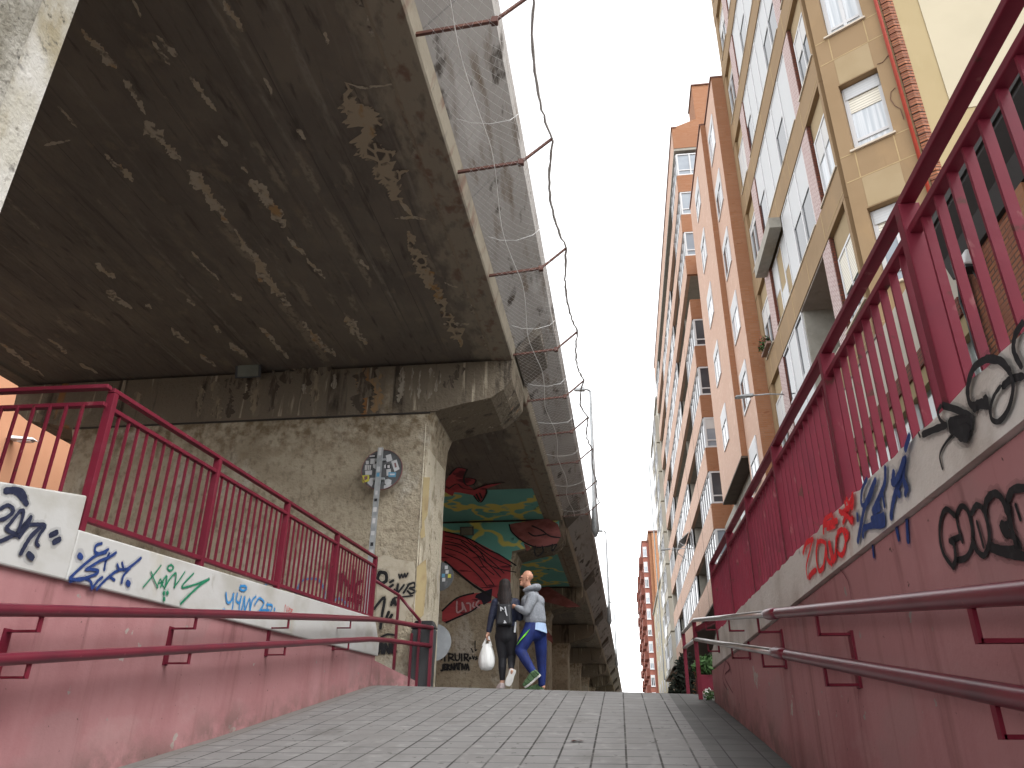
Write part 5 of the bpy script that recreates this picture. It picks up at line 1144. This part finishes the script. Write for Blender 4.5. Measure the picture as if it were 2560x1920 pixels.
# ------------------------------------------------------------------ people
def skinned(name, nodes, edges, m, parent, side, vox=.008, smooth=4):
    """one continuous surface: tapered limbs lofted along the edges, then fused"""
    b = MB(); side = Vector(side).normalized()
    for a, c in edges:
        (p, ra), (q, rb) = nodes[a], nodes[c]; p = Vector(p); q = Vector(q)
        ra = ra if isinstance(ra, tuple) else (ra, ra); rb = rb if isinstance(rb, tuple) else (rb, rb)
        t = q-p; L = t.length; t = t.normalized() if L > 1e-6 else Vector((0,0,1))
        u = side-t*side.dot(t); u = u.normalized() if u.length > .15 else t.orthogonal().normalized(); v = t.cross(u)
        rings = []
        for k in range(5):             # rounded start
            an = math.pi/2*(1-k/4.0); rings.append((p-t*min(ra)*math.sin(an), max(.02, math.cos(an)), ra))
        for k in range(1, 4): f_ = k/4; rings.append((p+(q-p)*f_, 1, (ra[0]+(rb[0]-ra[0])*f_, ra[1]+(rb[1]-ra[1])*f_)))
        for k in range(5): an = math.pi/2*k/4.0; rings.append((q+t*min(rb)*math.sin(an), max(.02, math.cos(an)), rb))
        i0 = len(b.v); n = 14
        for c0, sc2, rr_ in rings:
            for k in range(n): an = 2*math.pi*k/n; b.v.append(c0+u*math.cos(an)*rr_[0]*sc2+v*math.sin(an)*rr_[1]*sc2)
        for k in range(len(rings)-1):
            for x in range(n): y_ = (x+1) % n; b.f.append([i0+k*n+x, i0+k*n+y_, i0+(k+1)*n+y_, i0+(k+1)*n+x])
        b.f.append([i0+x for x in reversed(range(n))]); b.f.append([i0+(len(rings)-1)*n+x for x in range(n)])
    o = b.build(name, m, parent, smooth=True)
    rm = o.modifiers.new('fuse', 'REMESH'); rm.mode = 'VOXEL'; rm.voxel_size = vox; rm.use_smooth_shade = True
    if smooth: sm = o.modifiers.new('smooth', 'SMOOTH'); sm.factor = .5; sm.iterations = smooth
    return o
def chain(s): L = s.split(); return list(zip(L, L[1:]))
def hand(nodes, edges, wrist, palm, d, side, curl, nm):
    """palm centre and five separate bent fingers; d pointing along the fingers, side across the knuckles, curl towards the palm"""
    d = Vector(d).normalized(); side = Vector(side).normalized(); curl = Vector(curl).normalized(); P = Vector(palm)
    nodes[nm+'palm'] = (P, .024); nodes[nm+'p1'] = (P+side*.024+d*.02, .017); nodes[nm+'p2'] = (P-side*.024+d*.02, .017); edges.append((wrist, nm+'palm')); edges += [(nm+'palm', nm+'p1'), (nm+'palm', nm+'p2')]
    for i, (s, l) in enumerate(((-.030,.060),(-.010,.072),(.010,.068),(.030,.052))):
        a = P+d*.035+side*s; b_ = a+d*l*.5+curl*l*.18; c = b_+d*l*.15+curl*l*.45
        for k, q, r in (('a', a, .010), ('b', b_, .009), ('c', c, .0085)): nodes[f'{nm}{i}{k}'] = (q, r)
        edges += [(f'{nm}{i}a', f'{nm}{i}b'), (f'{nm}{i}b', f'{nm}{i}c'), (nm+('p1' if s > 0 else 'p2'), f'{nm}{i}a')]
    a = P-side*.034+d*.002; b_ = a-side*.018+d*.03+curl*.012
    nodes[nm+'ta'] = (a, .012); nodes[nm+'tb'] = (b_, .010); edges += [(nm+'palm', nm+'ta'), (nm+'ta', nm+'tb')]

# man in the grey hoodie, walking away to the left, looking left
man = thing('person', (-1.36, 12.0, .80), 'bald person in a grey hoodie and blue tracksuit trousers with a lime stripe, looking left', 'person')
V = Vector
g = .80
N = dict(pelvis=(V((-1.35,12.0,1.70)),(.115,.085)), waist=(V((-1.36,12.0,1.86)),(.115,.08)), chest=(V((-1.38,12.0,2.04)),(.145,.10)), neckb=(V((-1.39,12.0,2.19)),(.09,.06)), neck=(V((-1.425,11.99,2.27)),.050),
    jaw=(V((-1.465,11.98,2.345)),(.056,.062)), face=(V((-1.462,11.985,2.415)),(.066,.078)), skull=(V((-1.440,11.988,2.452)),(.072,.086)), top=(V((-1.440,11.988,2.475)),(.062,.07)),
    brow=(V((-1.525,11.95,2.442)),.016), brow2=(V((-1.528,12.0,2.442)),.016), nose=(V((-1.528,11.97,2.43)),.012), nose2=(V((-1.545,11.966,2.395)),.013), lip=(V((-1.53,11.965,2.358)),.016), chin=(V((-1.522,11.967,2.322)),.026), ear=(V((-1.435,11.908,2.42)),.012), ear2=(V((-1.438,11.907,2.385)),.011),
    hipL=(V((-1.39,11.93,1.63)),.075), kneeL=(V((-1.525,11.90,1.345)),.058), ankL=(V((-1.335,11.80,1.015)),.036), heelL=(V((-1.295,11.785,.985)),.034), toeL=(V((-1.44,11.77,.86)),.026),
    hipR=(V((-1.30,12.06,1.63)),.075), kneeR=(V((-1.275,12.13,1.28)),.055), ankR=(V((-1.27,12.16,.90)),.036), heelR=(V((-1.25,12.15,.86)),.03), toeR=(V((-1.42,12.22,.848)),.024),
    shL=(V((-1.36,11.88,2.12)),.062), elL=(V((-1.43,11.80,1.88)),.042), wrL=(V((-1.575,11.90,1.965)),.028), shR=(V((-1.42,12.12,2.12)),.062), elR=(V((-1.50,12.20,1.88)),.042), wrR=(V((-1.60,12.08,1.96)),.028))
E_ = chain('pelvis waist chest neckb neck jaw face skull top')+chain('pelvis hipL kneeL ankL heelL toeL')+chain('pelvis hipR kneeR ankR heelR toeR')+chain('chest shL elL wrL')+chain('chest shR elR wrR')+[('brow','brow2'),('nose','nose2'),('lip','chin'),('ear','ear2'),('jaw','chin')]
hand(N, E_, 'wrL', (-1.625,11.935,2.0), (-.8,.5,.3), (0,.3,1), (.3,.9,0), 'hl'); hand(N, E_, 'wrR', (-1.645,12.05,2.0), (-.8,-.4,.3), (0,-.3,1), (.3,-.9,0), 'hr')
skinned('body', N, E_, G['skin'], man, (.66,.75,0), .006, 3)
def feat(parent, m, name, c, r, sc=(1,1,1)):
    me = bpy.data.meshes.new(name); bm = bmesh.new(); bmesh.ops.create_uvsphere(bm, u_segments=12, v_segments=8, radius=r); o = bpy.data.objects.new(name, me)
    bmesh.ops.scale(bm, vec=sc, verts=bm.verts); bmesh.ops.translate(bm, vec=V(c)-OFF[parent], verts=bm.verts); bm.to_mesh(me); bm.free(); me.materials.append(m); COL.objects.link(o); o.parent = parent; OFF[o] = OFF[parent]
    for p in me.polygons: p.use_smooth = True
    return o
feat(man, G['black'], 'eye', (-1.528,11.925,2.428), .011); feat(man, G['black'], 'eye', (-1.538,11.99,2.428), .011)
feat(man, plain('brow', (.12,.06,.045), .8), 'eyebrow', (-1.530,11.93,2.450), .014, (.8,1.3,.35))
feat(man, plain('lips', (.30,.11,.09), .6), 'mouth', (-1.536,11.955,2.352), .014, (.7,1.4,.4))
C_ = dict(low=(V((-1.335,12.0,1.80)),(.165,.125)), mid=(V((-1.35,12.0,1.92)),(.165,.13)), chest=(V((-1.37,12.0,2.06)),(.17,.13)), top=(V((-1.385,12.0,2.18)),(.11,.085)), shL=(V((-1.36,11.875,2.115)),.078), upL=(V((-1.385,11.82,2.0)),.066), elL=(V((-1.435,11.80,1.885)),.060), foL=(V((-1.51,11.84,1.925)),.052), wrL=(V((-1.565,11.893,1.962)),.042),
    shR=(V((-1.41,12.125,2.115)),.078), elR=(V((-1.50,12.20,1.885)),.060), wrR=(V((-1.59,12.088,1.958)),.042), hem=(V((-1.335,12.0,1.765)),(.150,.115)))
skinned('hoodie', C_, chain('hem low mid chest top')+chain('chest shL upL elL foL wrL')+chain('chest shR elR wrR'), G['hoodie'], man, (.66,.75,0))
H_ = dict(a=(V((-1.475,11.92,2.225)),.026), b=(V((-1.41,11.895,2.25)),.036), c=(V((-1.335,11.93,2.275)),.048), d=(V((-1.305,12.0,2.285)),.055), e=(V((-1.335,12.08,2.28)),.048), f=(V((-1.41,12.09,2.26)),.036), g=(V((-1.475,12.05,2.235)),.026))
skinned('hood', H_, chain('a b c d e f g'), G['hoodie'], man, (0,0,1))
def f(b):
    n = 20; r = random.Random(2)
    ring = lambda z, rr_: [(-1.33+rr_*math.cos(2*math.pi*k/n)*1.02, 12.0+rr_*math.sin(2*math.pi*k/n)*.9, z+(-.035*max(0, math.cos(2*math.pi*k/n-.0)) if z < 1.68 else 0)+r.uniform(-.006,.006)) for k in range(n)]
    a, c = ring(1.635, .150), ring(1.74, .135)
    for k in range(n): j = (k+1) % n; b.face([a[k], a[j], c[j], c[k]])
part('shirt_tail', G['shirt'], man, f, smooth=True)
T_ = dict(pel=(V((-1.345,12.0,1.735)),(.146,.118)), pel2=(V((-1.345,12.0,1.60)),(.14,.115)), hipL=(V((-1.40,11.94,1.62)),.105), thL=(V((-1.47,11.915,1.48)),.095), kneeL=(V((-1.525,11.90,1.345)),.076), shinL=(V((-1.44,11.85,1.19)),.066), ankL=(V((-1.338,11.80,1.02)),.048), hipR=(V((-1.29,12.06,1.62)),.10), thR=(V((-1.275,12.10,1.46)),.085), kneeR=(V((-1.27,12.13,1.28)),.072), shinR=(V((-1.265,12.145,1.10)),.06), ankR=(V((-1.27,12.155,.90)),.048))
skinned('trousers', T_, chain('pel pel2')+chain('pel hipL thL kneeL shinL ankL')+chain('pel hipR thR kneeR shinR ankR'), G['track'], man, (.66,.75,0))
def f(b):
    pts = [V((-1.415,11.812,1.60)), V((-1.455,11.805,1.555)), V((-1.50,11.806,1.505)), V((-1.54,11.818,1.455))]
    w = V((.024,0,.040)); 
    for a, c in zip(pts, pts[1:]): b.hexa([a-w, c-w, c+w, a+w], [p+V((0,.06,0)) for p in (a-w, c-w, c+w, a+w)])
part('stripe', G['lime'], man, f)
def shoe(parent, heel, toe, upm, up=V((0,0,1)), w=.045, h=.085):
    heel = V(heel); toe = V(toe); d = (toe-heel).normalized(); s = d.cross(up).normalized(); u = s.cross(d).normalized(); L = (toe-heel).length
    prof = [(0,.75,.85),(.12,.95,1.0),(.35,.85,1.0),(.62,1.0,.72),(.85,.92,.52),(1.0,.55,.36)]
    b = MB(); prev = None
    for t, ww, hh in prof:
        c = heel+d*L*t; cur = [c-s*w*ww, c+s*w*ww, c+s*w*ww*.7+u*h*hh, c-s*w*ww*.7+u*h*hh]
        if prev: b.hexa(prev, cur)
        prev = cur
    o = bev(b.build('shoe', upm, parent), .012, 2)
    b = MB(); prev = None
    for t, ww, hh in prof:
        c = heel+d*L*t; cur = [c-s*w*ww*1.08-u*.022, c+s*w*ww*1.08-u*.022, c+s*w*ww*1.08-u*.0005, c-s*w*ww*1.08-u*.0005]
        if prev: b.hexa(prev, cur)
        prev = cur
    b.build('sole', G['sole'], o)
shoe(man, (-1.262,11.775,1.015), (-1.465,11.765,.838), G['shoe1'], V((-.5,-.45,.6)))
shoe(man, (-1.235,12.15,.825), (-1.50,12.235,.82), G['shoe1'])

# woman walking away with a carrier bag
wo = thing('person', (-1.76, 12.0, .80), 'person with long dark hair, navy jacket and black backpack, walking away with a carrier bag', 'person')
N = dict(pelvis=(V((-1.75,12.0,1.66)),(.115,.085)), waist=(V((-1.755,12.0,1.82)),(.11,.085)), chest=(V((-1.76,12.0,2.0)),(.13,.095)), neckb=(V((-1.765,12.0,2.12)),(.07,.06)), neck=(V((-1.77,12.01,2.18)),.042), jaw=(V((-1.775,12.03,2.235)),(.055,.06)), face=(V((-1.775,12.03,2.31)),(.068,.078)), skull=(V((-1.775,12.015,2.36)),(.064,.072)), nose=(V((-1.785,12.125,2.29)),.010),
    hipL=(V((-1.81,12.0,1.60)),.07), kneeL=(V((-1.80,12.04,1.25)),.052), ankL=(V((-1.795,12.02,.92)),.032), heelL=(V((-1.79,11.98,.85)),.03), toeL=(V((-1.855,12.10,.84)),.026),
    hipR=(V((-1.69,12.0,1.60)),.07), kneeR=(V((-1.675,12.06,1.27)),.052), ankR=(V((-1.655,11.86,1.065)),.032), heelR=(V((-1.64,11.80,1.05)),.03), toeR=(V((-1.69,11.86,.88)),.026),
    shL=(V((-1.90,12.0,2.07)),.055), elL=(V((-1.955,11.985,1.83)),.04), wrL=(V((-1.99,11.97,1.62)),.026), shR=(V((-1.62,12.0,2.07)),.055), elR=(V((-1.56,12.0,1.83)),.04), wrR=(V((-1.60,12.14,1.93)),.026))
E_ = chain('pelvis waist chest neckb neck jaw face skull')+chain('pelvis hipL kneeL ankL heelL toeL')+chain('pelvis hipR kneeR ankR heelR toeR')+chain('chest shL elL wrL')+chain('chest shR elR wrR')+[('face','nose')]
hand(N, E_, 'wrL', (-2.0,11.965,1.575), (-.05,0,-1), (.3,1,0), (1,-.2,0), 'hl'); hand(N, E_, 'wrR', (-1.615,12.17,1.96), (-.4,.7,.2), (.8,.4,0), (0,-.3,-1), 'hr')
skinned('body', N, E_, G['skinw'], wo, (1,0,0), .006, 3)
J_ = dict(low=(V((-1.75,12.0,1.74)),(.150,.112)), mid=(V((-1.755,12.0,1.87)),(.138,.105)), chest=(V((-1.76,12.0,2.0)),(.145,.11)), top=(V((-1.765,12.0,2.12)),(.085,.08)), shL=(V((-1.895,12.0,2.06)),.068), upL=(V((-1.93,11.99,1.94)),.056), elL=(V((-1.955,11.985,1.83)),.050), wrL=(V((-1.985,11.972,1.64)),.038), shR=(V((-1.625,12.0,2.06)),.068), elR=(V((-1.56,12.0,1.83)),.050), wrR=(V((-1.595,12.12,1.92)),.038))
skinned('jacket', J_, chain('low mid chest top')+chain('chest shL upL elL wrL')+chain('chest shR elR wrR'), G['jacket'], wo, (1,0,0))
L_ = dict(pel=(V((-1.75,12.0,1.68)),(.146,.108)), pel2=(V((-1.75,12.0,1.56)),(.14,.115)), hipL=(V((-1.815,12.0,1.56)),.092), thL=(V((-1.81,12.02,1.42)),.078), kneeL=(V((-1.80,12.04,1.25)),.058), caL=(V((-1.797,12.02,1.12)),.054), ankL=(V((-1.795,12.02,.955)),.036), hipR=(V((-1.685,12.0,1.56)),.092), thR=(V((-1.68,12.03,1.42)),.078), kneeR=(V((-1.675,12.06,1.27)),.058), caR=(V((-1.667,11.97,1.18)),.052), ankR=(V((-1.658,11.875,1.085)),.036))
skinned('leggings', L_, chain('pel pel2')+chain('pel hipL thL kneeL caL ankL')+chain('pel hipR thR kneeR caR ankR'), G['legging'], wo, (1,0,0))
H_ = dict(a=(V((-1.775,12.005,2.345)),(.082,.086)), b=(V((-1.775,11.985,2.29)),(.086,.082)), c=(V((-1.768,11.955,2.19)),(.088,.060)), d=(V((-1.762,11.915,2.09)),(.080,.042)), e=(V((-1.755,11.89,2.01)),(.064,.028)), f=(V((-1.75,11.875,1.95)),(.034,.016)),
    g1=(V((-1.81,11.885,1.985)),.018), g2=(V((-1.70,11.885,1.99)),.018), s1=(V((-1.845,11.95,2.17)),.03), s2=(V((-1.695,11.95,2.17)),.03), s3=(V((-1.83,11.91,2.04)),.022), s4=(V((-1.70,11.91,2.04)),.022))
skinned('hair', H_, chain('a b c d e f')+chain('d g1')+chain('d g2')+chain('b s1 s3')+chain('b s2 s4'), G['hair'], wo, (1,0,0), .006, 2)
bp = bev(part('backpack', G['pack'], wo, lambda b: b.hexa([(-1.87,11.90,1.69),(-1.64,11.90,1.69),(-1.64,11.79,1.70),(-1.87,11.79,1.70)], [(-1.85,11.91,2.02),(-1.66,11.91,2.02),(-1.67,11.83,2.01),(-1.84,11.83,2.01)])), .035, 3)
part('strap', G['pack'], bp, lambda b: (b.tube([(-1.84,11.88,2.0),(-1.85,11.95,2.12),(-1.85,12.10,2.06),(-1.86,12.12,1.85)], .016, 6), b.tube([(-1.68,11.88,2.0),(-1.67,11.95,2.12),(-1.67,12.10,2.06),(-1.66,12.12,1.85)], .016, 6)))
def f(b):
    for (x0,z0,x1,z1) in ((-1.80,1.96,-1.795,1.90),(-1.79,1.95,-1.76,1.92),(-1.74,1.96,-1.72,1.86),(-1.735,1.90,-1.71,1.83),(-1.745,1.76,-1.72,1.72),(-1.75,1.72,-1.735,1.75)): b.bar((x0,11.805-.03*(1.98-z0)-.0,z0), (x1,11.805-.03*(1.98-z1),z1), .014, .02, (1,0,0))
part('print', G['mark'], bp, f)
part('tag', G['mark'], wo, lambda b: b.hexa([(-1.625,11.87,1.60),(-1.60,11.87,1.60),(-1.59,11.87,1.75),(-1.61,11.87,1.75)], [(-1.625,11.88,1.60),(-1.60,11.88,1.60),(-1.59,11.88,1.75),(-1.61,11.88,1.75)]))
shoe(wo, (-1.775,11.95,.825), (-1.875,12.13,.82), G['shoe2'])
shoe(wo, (-1.62,11.80,1.075), (-1.70,11.83,.855), G['shoe2'], V((-.2,.8,.25)))
# carrier bag
cbg = thing('carrier_bag', (-2.01, 11.96, 1.07), 'full white plastic carrier bag hanging from the hand of the person with the backpack', 'bag')
def f(b):
    n = 22; prof = [(.02,1.075),(.075,1.085),(.112,1.13),(.122,1.19),(.118,1.26),(.098,1.34),(.072,1.41),(.055,1.45)]
    i0 = len(b.v)
    for r_, z in prof:
        for k in range(n):
            an = 2*math.pi*k/n; pl_ = 1+.07*math.sin(an*7+z*9)*(1 if z > 1.15 else .4); b.v.append(V((-2.012+r_*pl_*math.cos(an)*1.0, 11.96+r_*pl_*math.sin(an)*.8, z)))
    for a in range(len(prof)-1):
        for k in range(n): j = (k+1) % n; b.f.append([i0+a*n+k, i0+a*n+j, i0+(a+1)*n+j, i0+(a+1)*n+k])
    b.f.append([i0+k for k in reversed(range(n))])
part('sack', G['bag'], cbg, f, smooth=True)
def f(b):
    for s in (-1, 1):
        b.hexa([(-2.012+s*.055-.022,11.935,1.42),(-2.012+s*.055+.022,11.935,1.42),(-2.012+s*.055+.022,11.985,1.42),(-2.012+s*.055-.022,11.985,1.42)], [(-2.002+s*.012-.008,11.95,1.565),(-2.002+s*.012+.008,11.95,1.565),(-2.002+s*.012+.008,11.97,1.565),(-2.002+s*.012-.008,11.97,1.565)])
part('handle', G['bag'], cbg, f)

man.location.x += .07; man.scale = (1.12, 1.1, 1.0)
wo.location.x += .04; wo.scale = (1.10, 1.1, 1.0); cbg.location.x += .025
# a dead leaf on the paving
dl = thing('dead_leaf', (-.42, 6.95, gz(-.42, 6.95)), 'small dark dead leaf lying on the middle of the paved ramp', 'leaf')
part('blade', G['rust'], dl, lambda b: [b.face([(-.45+.05*i, 6.93+.03*(i % 2), gz(-.45, 6.93)+.008+.01*i), (-.41+.05*i, 6.90, gz(-.41, 6.90)+.02), (-.38+.05*i, 6.95, gz(-.38, 6.95)+.006), (-.42+.05*i, 6.98, gz(-.42, 6.98)+.012)]) for i in range(2)], fix=False)
